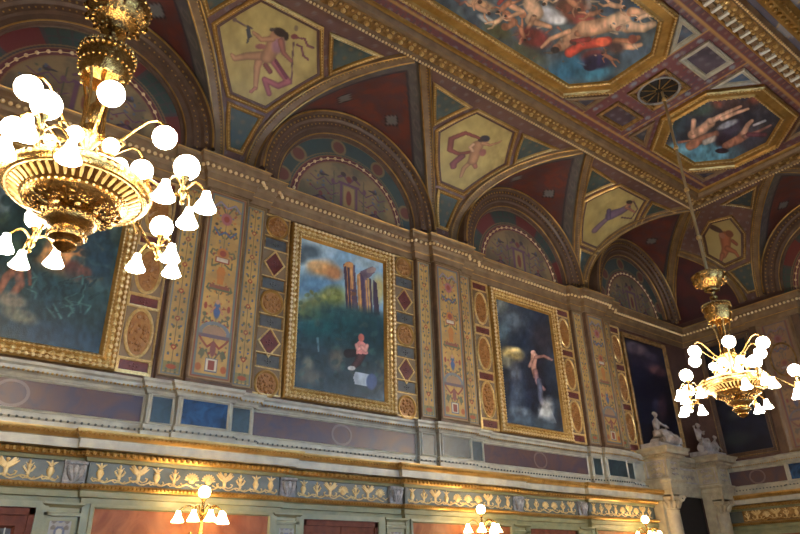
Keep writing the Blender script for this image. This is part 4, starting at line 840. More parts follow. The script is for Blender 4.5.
# ------------------------------------------------------------------ gilt frieze with relief ornaments
def m_wing():
    b = MB(); b.beads([(0, 0, .1)], .03, 8, 6, (.8, .7, 3)); b.beads([(0, -.01, .2)], .022)
    for s in (-1, 1):
        for k in range(3): b.tube([(0, 0, .1+.02*k), (s*.05, -.012, .14+.02*k), (s*(.11-.018*k), -.01, .19+.025*k)], [.014, .02, .006], 6)
        b.tube([(0, 0, .05), (s*.05, -.01, .02), (s*.09, -.01, .04), (s*.1, -.01, .07), (s*.075, -.01, .075)], .01, 5)
    return b
def m_urn():
    b = MB().lathe([(.0, .0), (.03, .0), (.014, .03), (.03, .06), (.042, .1), (.03, .13), (.024, .14), (.036, .15), (0, .155)], n=10)
    for s in (-1, 0, 1): b.tube([(0, 0, .15), (s*.03, -.01, .19), (s*.06, -.01, .205+.02*(s == 0))], [.01, .013, .004], 5)
    for s in (-1, 1): b.tube([(s*.02, 0, .02), (s*.06, -.01, .0), (s*.085, -.01, .03), (s*.07, -.01, .05)], .009, 5)
    return b
def m_candle():
    b = MB().lathe([(.0, .0), (.028, .0), (.012, .03), (.02, .05), (.012, .07), (.018, .12), (.03, .15), (.012, .17), (.016, .2), (0, .22)], n=10)
    for s in (-1, 1):
        b.tube([(0, 0, .06), (s*.03, -.01, .09), (s*.055, -.01, .13), (s*.04, -.01, .15)], [.008, .014, .012, .005], 5); b.tube([(0, 0, .02), (s*.04, -.01, .0), (s*.07, -.01, .02)], .008, 5); b.tube([(0, 0, .13), (s*.04, -.01, .18)], [.012, .004], 5)
    return b
def m_mask():
    b = MB(); b.beads([(0, -.005, .1)], .05, 10, 8, (.95, .7, 1.1)); b.beads([(0, -.04, .095)], .014); b.beads([(-.018, -.032, .115), (.018, -.032, .115)], .008)
    for k in range(9): a = PI*(.0+k/8); b.tube([(.045*math.cos(a), 0, .1+.045*math.sin(a)), (.085*math.cos(a), -.01, .1+.085*math.sin(a))], [.018, .008], 5)
    for s in (-1, 1): b.tube([(s*.05, 0, .05), (s*.1, -.01, .02), (s*.13, -.01, .05)], .01, 5)
    return b
MOT = [(n, f().mesh(n, RELIEF)) for n, f in (('winged_palmette', m_wing), ('urn', m_urn), ('candelabrum', m_candle), ('mask', m_mask))]
def frieze(x0, x1, y, label, end=False):
    loc = ((x0+x1)/2, y, 1.315) if not end else (y, (x0+x1)/2, 1.315)
    t = thing('relief_frieze', loc, label, 'frieze', 'gilt relief friezes')
    if not end: b = MB().box(x0, x1, y-.012, y, 1.32, 1.595)
    else: b = MB().box(y-.012, y, x0, x1, 1.32, 1.595)
    b.obj('ground', SLATE if not end else GOLDD, t, smooth=False)
    n = max(3, int((x1-x0)/.25)); seq = [1, 2, 0, 1, 2, 0, 3, 0, 2, 1]
    off = max(0, (n-7)//2-3)
    for i in range(n):
        nme, me = MOT[seq[i % 10] if abs(i-(n-1)/2) > .6 else 3]
        o = bpy.data.objects.new(nme, me); COL.objects.link(o); o.parent = t; u = x0+(i+.5)*(x1-x0)/n-(x0+x1)/2
        o.location = (u, -.012, .03) if not end else (-.012, u, .03)
        if end: o.rotation_euler = (0, 0, -PI/2)
        o.scale = (1.25, .8, 1.12)
    us = np.linspace(x0+.05, x1-.05, n*8); zs_ = 1.36+.022*np.sin((us-x0)/(x1-x0)*n*2*PI); q = np.column_stack([us, np.full(len(us), y-.016), zs_]) if not end else np.column_stack([np.full(len(us), y-.016), us, zs_])
    MB().tube(q, .011, 5).obj('scroll', RELIEF if not end else GOLD, t)
dn = ['the leftmost door', 'the ruin painting door', 'the stormy painting door']
for i, (x0, x1) in enumerate(SBAYS): frieze(x0+.02, x1-.02, D-.2, 'gilt relief frieze above the %s wall sconce' % ['leftmost', 'middle', 'farthest'][i])
frieze(-.7, 1.9, D-.1, 'gilt relief frieze above the door below the jungle painting')
frieze(5.45, 7.25, D-.1, 'gilt relief frieze above the door below the ruin painting')
frieze(10.78, 12.48, D-.1, 'gilt relief frieze above the door below the stormy painting')
frieze(4.5, 9.3, L-.1, 'dull gold relief frieze on the end wall', True)
# acanthus brackets
def bracket():
    b = MB().box(-.14, .14, -.06, 0, 0, .28); b.tube([(-.15, -.07, .27), (.15, -.07, .27)], .028, 8); b.tube([(-.13, -.05, .02), (.13, -.05, .02)], .02, 8)
    for s in (-1, 0, 1):
        b.tube([(s*.02, -.06, .04), (s*.06, -.09, .12), (s*.085, -.1, .2), (s*.1, -.12, .23)], [.03, .045, .04, .015], 8)
        for k in (-1, 1): b.tube([(s*.05, -.08, .1), (s*.06+k*.04, -.1, .16)], [.02, .006], 5)
    return b.mesh('acanthus_bracket', LILAC)
BRM = bracket()
def put_bracket(x, y, label, rz=0):
    o = bpy.data.objects.new('acanthus_bracket', BRM); COL.objects.link(o); o.location = (x, y, 1.312); o.rotation_euler = (0, 0, rz); tag(o, label, 'bracket', 'acanthus brackets')
for x, l in ((2.06, 'beside the jungle painting door frieze'), (5.27, 'at the near end of the ruin door frieze'), (7.45, 'at the far end of the ruin door frieze'), (10.6, 'at the near end of the stormy door frieze'), (12.68, 'at the far end of the stormy door frieze')):
    put_bracket(x, D-.1, 'pale carved acanthus bracket '+l)

# ------------------------------------------------------------------ lower wall: marble slabs, stone pilasters, doors
for i, (x0, x1) in enumerate(SBAYS):
    P = np.array(rc(x0+.16, min(x1, 15.2)-.16, -.9, 1.0)); t = thing('wall_marble', ((x0+x1)/2, D-.2, -.9), 'orange veined marble wall slab behind the %s sconce' % ['leftmost', 'middle', 'farthest'][i], 'marble slab', 'orange wall slabs')
    b = MB(); disc(b, P, ML, .21); b.obj('slab', ORANGEM, t, smooth=False); frame(MB(), P, [(-.06, .2), (-.06, .235), (-.02, .24), (0, .215)], ML).obj('stone_border', GREEN, t, smooth=False)
P = np.array(rc(4.3, 8.6, -.9, .98))
t = thing('wall_marble', (L-.1, 6.4, -.9), 'brown marble wall slab on the end wall below its gold frieze', 'marble slab')
b = MB(); b.box(L-.12, L-.1, 2.0, 9.2, -.9, .98); b.obj('slab', ORANGEM, t, smooth=False)
def p_lowpil(cx):
    def f(u, v):
        p = Pt(abs(u-cx), v, (132, 130, 124)); p.noise(5, (116, 116, 112), .6, 2); k = (v+2)/.2; a = (k-np.floor(k)-.5)*.2
        p.mix((np.hypot(p.u/.07, a/.08) < 1)*1., (78, 84, 104)); p.mix((np.hypot(p.u/.04, a/.05) < 1)*1., (158, 152, 134)); p.mix((np.hypot((p.u-.08)/.03, (abs(a)-.06)/.03) < 1)*1., (96, 88, 76)); return p.c
    return f
def lowpil(x, label):
    t = thing('stone_pilaster', (x, D-.1, FLOOR), label, 'stone pilaster', 'lower stone pilasters')
    y0, y1 = D-.17, D-.1
    MB().box(x-.19, x+.19, y0, y1, FLOOR, 1.066).obj('shaft', GREEN, t, smooth=False)
    b = MB(); sweep(b, [(0, .9), (.03, .9), (.03, .94), (.01, .95), (.01, 1.0), (.06, 1.04), (.06, 1.068), (0, 1.068)], [(x-.19, y1), (x-.19, y0), (x+.19, y0), (x+.19, y1)]); b.obj('capital', GREEN, t, smooth=False)
    grid(MB(), x-.13, x+.13, -1.2, .84, .014, ML, p_lowpil(x), .176).obj('painted_panel', PAINT, t)
for x, l in ((2.0, 'of the door below the jungle painting'), (5.27, 'nearer side of the door below the ruin painting'), (7.42, 'farther side of the door below the ruin painting'), (10.62, 'nearer side of the door below the stormy painting'), (12.68, 'farther side of the door below the stormy painting')):
    lowpil(x, 'green stone pilaster with painted grotesque panel, '+l)
def door(i, cx, hw):
    y = D-.1; t = bpy.data.objects.new('door_%d' % i, None); COL.objects.link(t); t.location = (cx, y, FLOOR); BASE[t.name] = np.array((cx, y, FLOOR)); t['kind'] = 'structure'
    f = MB()
    for s in (-1, 1): x = cx+s*(hw+.07); f.box(x-.07, x+.07, y-.1, y, FLOOR, .99)
    f.box(cx-hw-.14, cx+hw+.14, y-.1, y, .99, 1.068); f.obj('surround', GREEN, t, smooth=False)
    w_ = MB()
    for s in (-1, 1): x = cx+s*(hw-.035); w_.box(x-.035, x+.035, y-.07, y, FLOOR, .99)
    w_.box(cx-hw, cx+hw, y-.07, y, .9, .99); w_.obj('wooden_frame', WOOD, t, smooth=False)
    for s in (-1, 1):
        x0, x1 = (cx-hw+.07, cx-.005) if s < 0 else (cx+.005, cx+hw-.07)
        lf = MB(); a, c_ = x0+.12, x1-.12
        lf.box(x0, a, y-.045, y, FLOOR, .9).box(c_, x1, y-.045, y, FLOOR, .9).box(a, c_, y-.045, y, .77, .9).box(a, c_, y-.045, y, FLOOR, -.8)
        frame(lf, rc(a, c_, -.8, .77), [(-.03, .145), (-.03, .16), (0, .16), (.03, .12)], ML)
        o = lf.obj('leaf', WOOD, t, smooth=False)
        g = MB().box(a, c_, y-.02, y-.01, -.8, .77); g.obj('glass_pane', DGLASS, o, smooth=False)
        g = MB(); mx = (a+c_)/2
        g.box(mx-.09, mx-.075, y-.03, y-.02, -.8, .77).box(mx+.075, mx+.09, y-.03, y-.02, -.8, .77)
        for z in (-.5, -.1, .3, .62): g.box(a, c_, y-.03, y-.02, z-.008, z+.008)
        g.obj('glazing_bar', CREAM, o, smooth=False)
door(1, 1.0, .68); door(2, 6.3, .74); door(3, 11.62, .76)

# ------------------------------------------------------------------ corner portal
def portal():
    t = thing('corner_portal', (17.02, 9.6, FLOOR), 'stone portal in the room corner with columns and two attic blocks', 'portal')
    YF, YB = 9.32, D-.02
    for x0, x1, n in ((15.54, 16.12, 'left'), (17.93, 18.51, 'right')):
        cx = (x0+x1)/2
        col = MB().lathe([(.27, FLOOR), (.27, FLOOR+.2), (.24, FLOOR+.22), (.25, FLOOR+.3), (.21, FLOOR+.34), (.215, 0), (.19, 1.5), (.2, 1.52), (.185, 1.54)], (cx, YF+.28, 0), 28); col.obj('column_shaft', PSTONE, t)
        cp = MB().lathe([(.185, 1.54), (.2, 1.57), (.19, 1.6), (.2, 1.7), (.25, 1.8), (.24, 1.84)], (cx, YF+.28, 0), 28)
        for k in range(12):
            a = k*PI/6; c_, s_ = math.cos(a), math.sin(a); cp.tube([(cx+.19*c_, YF+.28+.19*s_, 1.57), (cx+.22*c_, YF+.28+.22*s_, 1.66), (cx+.27*c_, YF+.28+.27*s_, 1.73), (cx+.29*c_, YF+.28+.29*s_, 1.7)], [.03, .045, .035, .012], 6)
        for sx in (-1, 1):
            for sy_ in (-1, 1):
                vx, vy = cx+sx*.22, YF+.28+sy_*.22; th = np.linspace(0, 3.6*PI, 30); r = .085*(1-th/(4.4*PI)); d = np.array([sx, sy_])/math.sqrt(2)
                cp.tube([(vx+d[0]*r_*math.cos(q), vy+d[1]*r_*math.cos(q), 1.8+r_*math.sin(q)) for q, r_ in zip(th, r)], .022, 6)
        cp.box(cx-.29, cx+.29, YF-.01, YF+.57, 1.88, 1.97); cp.obj('capital', PSTONE, t)
        p = [(x0, YB), (x0, YF), (x1, YF), (x1, YB)]
        MB().box(x0, x1, YF, YB, 1.97, 2.75).obj('attic_block', PSTONE, t, smooth=False)
        sweep(MB(), [(0, 1.97), (.03, 1.97), (.03, 2.05), (.045, 2.06), (.045, 2.16), (.08, 2.2), (.08, 2.24), (0, 2.26)], p).obj('architrave', PSTONE, t, smooth=False)
        rl = MB()
        for k in range(3):
            z = 2.34+.13*k
            for q in (-1, 1):
                rl.tube([(x0-.005, 9.62, z), (x0-.02, 9.62+q*.09, z+.05), (x0-.02, 9.62+q*.15, z+.02), (x0-.01, 9.62+q*.1, z-.01)], .02, 5); rl.tube([(cx, YF-.005, z), (cx+q*.08, YF-.02, z+.05), (cx+q*.13, YF-.02, z+.02)], .018, 5)
            rl.beads([(x0-.01, 9.62, z+.04), (cx, YF-.01, z+.04)], .03)
        rl.box(x0-.012, x0, YF+.05, YF+.08, 2.3, 2.7).box(x0-.012, x0, 9.88, 9.91, 2.3, 2.7).box(x0-.012, x0, YF+.05, 9.91, 2.3, 2.32).box(x0-.012, x0, YF+.05, 9.91, 2.68, 2.7)
        rl.obj('relief_panel', STONE, t)
        sweep(MB(), [(0, 2.7), (.03, 2.7), (.05, 2.74), (.1, 2.76), (.1, 2.82), (.2, 2.84), (.2, 2.92), (.24, 2.96), (.25, 3.0), (0, 3.02)], p).obj('cornice', PSTONE, t, smooth=False)
        b = MB(); a = along(p, .12, .07)
        for q in a: b.box(q[0]-.022, q[0]+.022, q[1]-.022, q[1]+.022, 2.765, 2.815)
        b.obj('dentil_band', PSTONE, t, smooth=False)
        MB().box(x0-.02, x0+.5, 9.62, 9.88, FLOOR, 1.97).obj('rear_pier', PSTONE, t, smooth=False)
    x0, x1 = 16.12, 17.93; MB().box(x0, x1, D-.1, YB, 1.95, 2.76).obj('lintel', PSTONE, t, smooth=False)
    rl = MB().box(x0+.1, x1-.1, D-.115, D-.1, 2.3, 2.34).box(x0+.1, x1-.1, D-.115, D-.1, 2.64, 2.68)
    for k in range(6):
        for q in (-1, 1): xx = x0+.3+k*.24; rl.tube([(xx, D-.105, 2.4), (xx+q*.06, D-.12, 2.5), (xx+q*.09, D-.12, 2.46)], .016, 5)
    rl.obj('lintel_relief', STONE, t)
    sweep(MB(), [(0, 2.7), (.05, 2.74), (.1, 2.76), (.1, 2.82), (.16, 2.84), (.16, 2.94), (0, 3.0)], [(x0+.24, D-.1), (x1-.24, D-.1)]).obj('lintel_cornice', PSTONE, t, smooth=False)
    sweep(MB(), [(0, 1.95), (.03, 1.95), (.05, 2.1), (.07, 2.2), (0, 2.22)], [(x0+.08, D-.1), (x1-.08, D-.1)]).obj('lintel_architrave', PSTONE, t, smooth=False)
    MB().box(x0, x1, YB-.04, YB, FLOOR, 1.95).obj('dark_doorway', DARK, t, smooth=False)
portal()

# ------------------------------------------------------------------ stone sculpture groups
def skin(name, parent, joints, edges, m):
    b = BASE[parent.name]; me = bpy.data.meshes.new(name); me.from_pydata([Vector(np.array(j[:3])-b) for j in joints], edges, [])
    sk = me.skin_vertices.new() if hasattr(me.skin_vertices, 'new') and not me.skin_vertices else None
    o = bpy.data.objects.new(name, me); COL.objects.link(o); o.parent = parent; BASE[o.name] = b; o.modifiers.new('skin', 'SKIN')
    lay = me.skin_vertices[0] if me.skin_vertices else None
    for i, j in enumerate(joints): lay.data[i].radius = (j[3], j[3]); lay.data[i].use_root = (i == 0)
    s_ = o.modifiers.new('sub', 'SUBSURF'); s_.levels = s_.render_levels = 2; me.materials.append(m); o.modifiers['skin'].use_smooth_shade = True
    return o
BODY_E = [(0, 1), (1, 2), (2, 3), (3, 4), (2, 5), (5, 6), (6, 7), (2, 8), (8, 9), (9, 10), (0, 11), (11, 12), (12, 13), (13, 14), (0, 15), (15, 16), (16, 17), (17, 18)]
def figure(t, org, s, fx, J, name='body'):
    # J: joints in units of torso size; x to the picture right, y toward the room, z up
    pt = lambda p: (org[0]+s*p[0], org[1]-s*p[1], org[2]+s*p[2])
    R = [.17, .17, .19, .08, .08, .09, .065, .05, .09, .065, .05, .13, .095, .06, .05, .13, .095, .06, .05]
    b = skin(name, t, [(*pt(p), R[i]*s) for i, p in enumerate(J)], BODY_E, STONE)
    h = np.array(pt(J[4])); hr = .135*s
    hd = MB(); hd.beads([h+np.array([0, -.02*s, .1*s])], hr, 14, 12, (.85, .95, 1.1))
    f = h+np.array([0, -.02*s-hr*.9, .1*s]); hd.beads([f+np.array([0, -.005, -.01*s])], .03*s, 6, 5, (.7, 1, 1.3)); hd.beads([f+np.array([-.05*s, .012, .02*s]), f+np.array([.05*s, .012, .02*s])], .02*s); hd.beads([f+np.array([0, .012, -.07*s])], .026*s, 6, 4, (1.4, .7, .6))
    hd.beads([h+np.array([-.125*s, 0, .1*s]), h+np.array([.125*s, 0, .1*s])], .035*s); hd.obj('head', STONE, b)
    hm = MB(); q = np.random.default_rng(4)
    for k in range(30): a, e = q.uniform(0, 2*PI), q.uniform(.1, 1.5); hm.beads([h+np.array([math.cos(a)*math.cos(e)*hr*.85, math.sin(a)*math.cos(e)*hr*.6+.04*s, .12*s+math.sin(e)*hr])], .045*s, 6, 4)
    hm.obj('hair', STONE, b)
    for wi, el in ((7, 6), (10, 9)):
        W_ = np.array(pt(J[wi])); d = W_-np.array(pt(J[el])); d /= np.linalg.norm(d); sd = np.cross(d, [0, 0, 1.]); sd /= np.linalg.norm(sd)+1e-6; hb = MB().beads([W_+d*.05*s], .055*s, 8, 6, (1, 1, 1))
        for k, ln in enumerate((.1, .12, .125, .11, .08)): o_ = sd*(.036*(k-2))*s; hb.tube([W_+d*.06*s+o_, W_+d*(.06+ln*.6)*s+o_*1.2, W_+d*(.06+ln)*s+o_+np.array([0, 0, -.03*s])], [.017*s, .015*s, .01*s], 5)
        hb.obj('hand', STONE, b)
    return b
def drape(t, paths, name='drapery'):
    b = MB()
    for p, r in paths: b.tube(np.array(p), r, 10)
    return b.obj(name, STONE, t)
def sculpture(org, label, kind, x0, x1):
    t = thing('sculpture_group', org, label, 'sculpture', 'portal sculptures')
    MB().box(x0, x1, 9.34, 9.86, 3.02, 3.13).obj('plinth', STONE, t, smooth=False)
    ox, oy, oz = org[0], 9.56, 3.13
    if kind == 'woman':
        figure(t, (ox-.12, oy, oz+.27), .46, 1, [(0, 0, 0), (0, 0, .35), (0, .03, .68), (-.02, .05, .84), (-.03, .07, .96), (-.25, .05, .66), (-.36, .14, .36), (-.22, .3, .12), (.25, .05, .66), (.42, .18, .5), (.6, .25, .42), (-.14, .12, -.02), (-.2, .5, 0), (-.22, .5, -.42), (-.24, .62, -.5), (.14, .12, -.02), (.28, .5, .02), (.3, .55, -.4), (.32, .68, -.5)])
        figure(t, (ox+.35, oy+.02, oz+.2), .3, 1, [(0, 0, 0), (.02, 0, .35), (-.04, 0, .66), (-.08, .05, .8), (-.1, .1, .9), (-.28, .05, .62), (-.42, .15, .4), (-.55, .2, .62), (.2, .05, .62), (.3, .2, .38), (.2, .34, .2), (-.14, .1, -.05), (-.2, .45, 0), (-.2, .5, -.4), (-.22, .62, -.5), (.14, .1, -.05), (.36, .4, 0), (.5, .42, -.4), (.55, .52, -.52)], 'child_body')
        drape(t, [([(ox-.3, oy-.2, oz+.06), (ox-.1, oy-.3, oz+.1), (ox+.15, oy-.28, oz+.08), (ox+.5, oy-.15, oz+.03)], [.07, .12, .11, .05]), ([(ox-.3, oy, oz+.25), (ox-.12, oy-.15, oz+.27), (ox+.1, oy-.18, oz+.22), (ox+.4, oy, oz+.14), (ox+.62, oy+.05, oz+.05)], [.08, .11, .12, .13, .06]), ([(ox-.15, oy+.1, oz+.02), (ox+.1, oy+.12, oz+.16), (ox+.45, oy+.1, oz+.1)], [.15, .17, .09])] + [([(ox-.3+.1*k, oy-.24, oz+.24), (ox-.3+.11*k, oy-.33, oz+.12), (ox-.32+.12*k, oy-.31, oz)], [.03, .035, .03]) for k in range(7)])
    else:
        figure(t, (ox-.22, oy, oz+.3), .42, 1, [(0, 0, 0), (-.02, 0, .34), (.02, .02, .64), (.05, .04, .78), (.07, .06, .88), (-.24, .04, .64), (-.46, .1, .5), (-.56, .12, .78), (.26, .06, .62), (.3, .22, .4), (.1, .34, .5), (-.14, .1, -.03), (-.3, .42, .06), (-.42, .4, -.35), (-.5, .5, -.5), (.14, .1, -.03), (.34, .45, .1), (.45, .42, -.34), (.5, .54, -.48)])
        figure(t, (ox+.42, oy-.02, oz+.14), .36, 1, [(0, 0, 0), (.14, 0, .26), (.26, .02, .52), (.3, .05, .66), (.32, .1, .76), (.06, .06, .52), (-.1, .2, .4), (-.2, .3, .2), (.46, .05, .46), (.56, .12, .2), (.6, .25, 0), (-.16, .12, .02), (-.45, .4, .2), (-.6, .4, -.2), (-.7, .5, -.3), (-.1, .2, -.08), (-.3, .55, .05), (-.55, .6, -.25), (-.65, .7, -.3)], 'reclining_body')
        drape(t, [([(ox-.45, oy-.1, oz+.05), (ox-.2, oy-.1, oz+.14), (ox+.1, oy-.05, oz+.1), (ox+.5, oy, oz+.08)], [.1, .17, .12, .1]), ([(ox+.05, oy-.15, oz+.12), (ox+.3, oy-.12, oz+.22), (ox+.55, oy-.02, oz+.12)], [.06, .1, .08])])
sculpture((15.92, 9.62, 3.02), 'pale stone seated woman with a child on the left portal block', 'woman', 15.4, 16.5)
sculpture((18.05, 9.62, 3.02), 'pale stone seated youth beside a reclining figure on the right portal block', 'youth', 17.7, 18.7)

# ------------------------------------------------------------------ chandeliers
def ring_pts(r, z, n, a0=0): a = a0+2*PI*np.arange(n)/n; return np.column_stack([r*np.cos(a), r*np.sin(a), np.full(n, z)])
GL_M = MB().beads([(0, 0, 0)], .103, 20, 14).mesh('globe', GLOBE)
GS_M = MB().beads([(0, 0, 0)], .066, 18, 12).mesh('globe', GLOBE)
TU_M = MB().lathe([(.0, .02), (.028, .018), (.034, -.01), (.045, -.05), (.07, -.1), (.088, -.135), (.084, -.14), (.06, -.12), (0, -.1)], n=18).mesh('tulip_shade', TULIP)
def inst(name, me, loc, parent):
    o = bpy.data.objects.new(name, me); COL.objects.link(o); o.parent = parent; o.location = loc; return o
def arc(p, q, lift, n=9):
    p, q = np.array(p, float), np.array(q, float); s = np.linspace(0, 1, n)[:, None]; a = p+(q-p)*s; a[:, 2] += lift*np.sin(PI*s[:, 0]); return a
def chandelier(x, y, label, a5):
    Z = 2.4; t = thing('chandelier', (x, y, Z), label, 'chandelier'); A = np.array([x, y, 0.])
    def part(mb, n, m, par=None): mb.V = [v+A for v in mb.V]; return mb.obj(n, m, par or t)
    rod = MB().lathe([(.028, 5.1), (.028, 9.42)], n=10); part(rod, 'rod', CHAIN)
    k = MB()
    for z in (5.85, 6.93, 7.95, 9.2): k.lathe([(.02, z-.05), (.045, z-.03), (.05, z), (.045, z+.03), (.02, z+.05)], n=12)
    part(k, 'rod_knop', GOLDB)
    # upper cup, neck and canopy crown
    c2 = MB().lathe([(.03, 4.55), (.07, 4.58), (.075, 4.62), (.03, 4.66), (.04, 4.7), (.11, 4.73), (.12, 4.76), (.1, 4.79), (.16, 4.84), (.25, 4.9), (.285, 4.98), (.29, 5.06), (.26, 5.08), (.1, 5.1), (.03, 5.14)], n=40, flute=.02, nf=20)
    c2.beads(ring_pts(.29, 5.04, 28), .02); c2.beads(ring_pts(.2, 4.86, 20), .022); c2.beads(ring_pts(.125, 4.755, 16), .016)
    for p in ring_pts(.27, 4.96, 12): c2.tube([p, p*[1.06, 1.06, 1]+[0, 0, -.03], p*[1.0, 1.0, 1]+[0, 0, -.07], p*[.9, .9, 1]+[0, 0, -.07]], .014, 5)
    part(c2, 'upper_cup', BRASS)
    c1 = MB().lathe([(.03, 4.55), (.06, 4.52), (.12, 4.5), (.2, 4.47), (.235, 4.42), (.24, 4.36), (.225, 4.32), (.23, 4.28), (.2, 4.2), (.19, 4.15), (.18, 4.14), (.17, 4.18), (.19, 4.3), (.05, 4.4)], n=40)
    c1.beads(ring_pts(.243, 4.4, 32), .018); c1.beads(ring_pts(.236, 4.45, 32), .02); c1.beads(ring_pts(.225, 4.27, 28), .014); c1.beads(ring_pts(.185, 4.14, 10), .024)
    part(c1, 'crown_ring', BRASS)
    for i in range(4):
        a = i*PI/2+PI/4; c, s = math.cos(a), math.sin(a)
        part(MB().tube([(r*c, r*s, z) for r, z in ((.18, 4.16), (.12, 3.95), (.1, 3.75), (.12, 3.55), (.2, 3.35), (.3, 3.15), (.36, 3.05))], .014, 6), 'cage_rod', BRASS)
    st = MB().lathe([(.02, 4.45), (.02, 3.9), (.05, 3.85), (.06, 3.75), (.03, 3.66), (.09, 3.6), (.11, 3.52), (.07, 3.44), (.03, 3.38), (.03, 3.25), (.06, 3.2), (.03, 3.1), (.03, 2.9)], n=20); st.beads(ring_pts(.11, 3.52, 14), .016); part(st, 'stem', BRASS)
    # dish: rim, fluted band, inner bowl, lower basket and finial
    bw = MB().lathe([(.3, 3.12), (.42, 3.1), (.5, 3.07), (.55, 3.03), (.565, 2.99), (.56, 2.95), (.545, 2.93), (.52, 2.925), (.5, 2.93), (.44, 2.9), (.4, 2.87), (.38, 2.86), (.385, 2.83), (.36, 2.8), (.32, 2.775), (.25, 2.76), (.2, 2.755), (.1, 2.75)], n=72)
    part(bw, 'dish', BRASS)
    r_ = MB().lathe([(.56, 2.97), (.572, 2.985), (.56, 3.0)], n=60).lathe([(.37, 2.845), (.38, 2.855), (.37, 2.865)], n=44).lathe([(.505, 2.93), (.515, 2.918), (.525, 2.93)], n=60); r_.beads(ring_pts(.568, 2.985, 60), .02); r_.beads(ring_pts(.375, 2.855, 44), .014); r_.beads(ring_pts(.515, 2.922, 60), .01)
    for i in range(48): a = i*2*PI/48; c, s = math.cos(a), math.sin(a); r_.tube([(.495*c, .495*s, 2.925), (.44*c, .44*s, 2.895), (.41*c, .41*s, 2.872)], [.012, .014, .008], 5)
    part(r_, 'rim_beading', GOLDB)
    sc = MB(); q = np.random.default_rng(1)
    for i in range(8):
        a0 = i*PI/4
        for j in range(16):
            a = a0+q.uniform(-.3, .3); r = q.uniform(.24, .35); z = 2.757+(r-.24)*.35; th = np.linspace(0, 4.5, 8); rr = .028*(1-th/6); sc.tube([((r+e*math.cos(k_))*math.cos(a+e*math.sin(k_)/r), (r+e*math.cos(k_))*math.sin(a+e*math.sin(k_)/r), z-.006+.35*e*math.cos(k_)) for e, k_ in zip(rr, th)], .007, 4)
        sc.tube([(r*math.cos(a0+PI/8), r*math.sin(a0+PI/8), 2.752+(r-.24)*.35) for r in (.22, .28, .33, .36)], .014, 5); sc.beads([(.2*math.cos(a0),   .2*math.sin(a0), 2.75)], .03)
    part(sc, 'scroll_relief', BRASS)
    fn = MB().lathe([(.13, 2.76), (.15, 2.73), (.19, 2.71), (.205, 2.68), (.195, 2.65), (.15, 2.62), (.12, 2.6), (.125, 2.57), (.14, 2.55), (.13, 2.52), (.09, 2.5), (.08, 2.48), (.09, 2.46), (.06, 2.43), (.03, 2.415), (0, 2.4)], n=28); fn.beads(ring_pts(.205, 2.69, 30), .016); fn.beads(ring_pts(.14, 2.55, 20), .013); part(fn, 'finial', BRASS)
    # coronet of upper arms
    for i in range(6):
        a = math.radians(30+60*i); c, s = math.cos(a), math.sin(a)
        m = part(MB().tube([(r*c, r*s, z) for r, z in ((.08, 3.5), (.16, 3.46), (.26, 3.5), (.36, 3.62), (.46, 3.72), (.54, 3.74), (.6, 3.7), (.62, 3.66))], .013, 6).tube([(r*c, r*s, z) for r, z in ((.2, 3.47), (.26, 3.42), (.3, 3.46), (.27, 3.5))], .009, 5).lathe([(.0, 3.7), (.03, 3.69), (.045, 3.655), (.04, 3.64)], (.62*c, .62*s, 0), 12), 'arm', BRASS)
        inst('globe', GL_M, (.62*c, .62*s, 3.56-Z), m)
    for i in range(6):
        a = math.radians(60*i); c, s = math.cos(a), math.sin(a)
        m = part(MB().tube([(r*c, r*s, z) for r, z in ((.06, 3.2), (.14, 3.15), (.22, 3.17), (.28, 3.24))], .011, 6).lathe([(0, 3.34), (.03, 3.33), (.04, 3.3), (.02, 3.28)], (.28*c, .28*s, -.06), 12), 'arm', BRASS)
        inst('globe', GS_M, (.28*c, .28*s, 3.34-Z), m)
    # five outer clusters, each an upright globe above hanging tulip shades
    for i in range(5):
        a = math.radians(a5+72*i); c, s = math.cos(a), math.sin(a); e = np.array([c, s, 0]); f = np.array([-s, c, 0]); K = e*.93
        b = MB().tube([e*.52+[0, 0, 3.0], e*.62+[0, 0, 3.02], e*.74+[0, 0, 2.92], e*.84+[0, 0, 2.84], K+[0, 0, 2.85]], .016, 6)
        b.lathe([(.0, 2.74), (.02, 2.76), (.012, 2.79), (.035, 2.82), (.04, 2.86), (.02, 2.9), (.015, 2.96), (.035, 2.99), (.04, 3.01), (0, 3.01)], K, 12)
        b.tube([e*.6+[0, 0, 3.0], e*.66+[0, 0, 2.9], e*.6+[0, 0, 2.86], e*.56+[0, 0, 2.9]], .01, 5)
        tips = []
        for dx, dy in ((.2, 0), (-.04, .21), (-.04, -.21)):
            q_ = K+e*dx+f*dy; b.tube(arc(K+[0, 0, 2.86], q_+[0, 0, 2.82], .1), .011, 6); b.lathe([(0, 2.84), (.03, 2.83), (.035, 2.8), (.02, 2.8)], q_, 10); tips.append(q_)
        br = part(b, 'branch', BRASS)
        inst('globe', GL_M, (K[0], K[1], 3.1-Z), br)
        for q_ in tips: inst('tulip_shade', TU_M, (q_[0], q_[1], 2.82-Z), br)
    return t
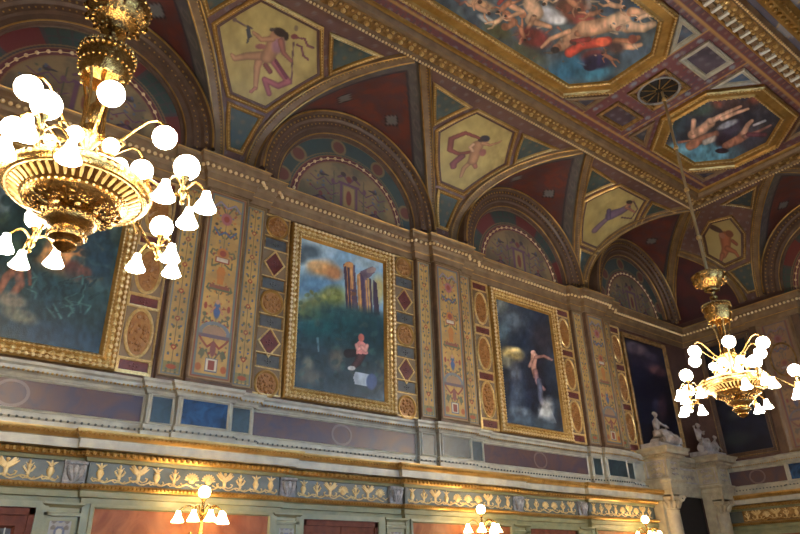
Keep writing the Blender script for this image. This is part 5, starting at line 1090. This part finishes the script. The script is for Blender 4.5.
chandelier(11.3, 5.2, 'far gilt chandelier hanging on a long rod before the dark corner', 11)
chandelier(.7, 5.2, 'near gilt chandelier seen from below, beside the jungle painting', 27)

# ------------------------------------------------------------------ wall sconces
SG_M = MB().beads([(0, 0, 0)], .085, 18, 12).mesh('globe', SGLOBE)
ST_M = MB().lathe([(.0, .02), (.026, .018), (.032, -.01), (.045, -.05), (.07, -.095), (.085, -.125), (.08, -.13), (.06, -.11), (0, -.09)], n=16).mesh('tulip_shade', SGLOBE)
def sconce(x, label):
    Y = D-.24; t = thing('wall_sconce', (x, Y, .2), label, 'wall sconce'); A = np.array([x, Y, 0.])
    def part(mb, n, m): mb.V = [v+A for v in mb.V]; return mb.obj(n, m, t)
    part(MB().lathe([(.0, .0), (.1, .0), (.12, .02), (.09, .04), (.06, .05), (0, .07)], (0, .03, .45), 20, 'y').tube([(0, .02, .15), (0, -.01, .45), (0, .02, .75)], [.02, .05, .02], 8), 'backplate', BRASS)
    b = MB().tube([(0, -.02, .45), (0, -.15, .4), (0, -.28, .5), (0, -.34, .7), (0, -.34, 1.1)], .018, 8).lathe([(.0, .55), (.03, .58), (.05, .66), (.025, .75), (.02, .9), (.05, .97), (.02, 1.02), (.02, 1.12), (.045, 1.17), (0, 1.17)], (0, -.34, 0), 14); part(b, 'stem', BRASS)
    g = inst('globe', SG_M, (0, -.34, 1.25-.2), t)
    for dx, dy in ((-.33, .03), (.33, .03), (-.2, -.2), (.2, -.2), (0, -.3)):
        q = (dx, -.34+dy, .98); m = part(MB().tube(arc((0, -.34, .85), q, .14), .012, 6).tube(arc((dx*.3, -.34+dy*.3, .95), (dx*.6, -.34+dy*.6, .86), -.05), .008, 5), 'arm', BRASS)
        inst('tulip_shade', ST_M, (dx, -.34+dy, .97-.2), m)
    return t
s0 = sconce(3.72, 'lit brass wall sconce leftmost on the orange marble')
copy_tree(s0, (9.12, D-.24, .2), 'lit brass wall sconce in the middle, left of the stormy painting door')
copy_tree(s0, (14.36, D-.24, .2), 'lit brass wall sconce nearest the corner portal')
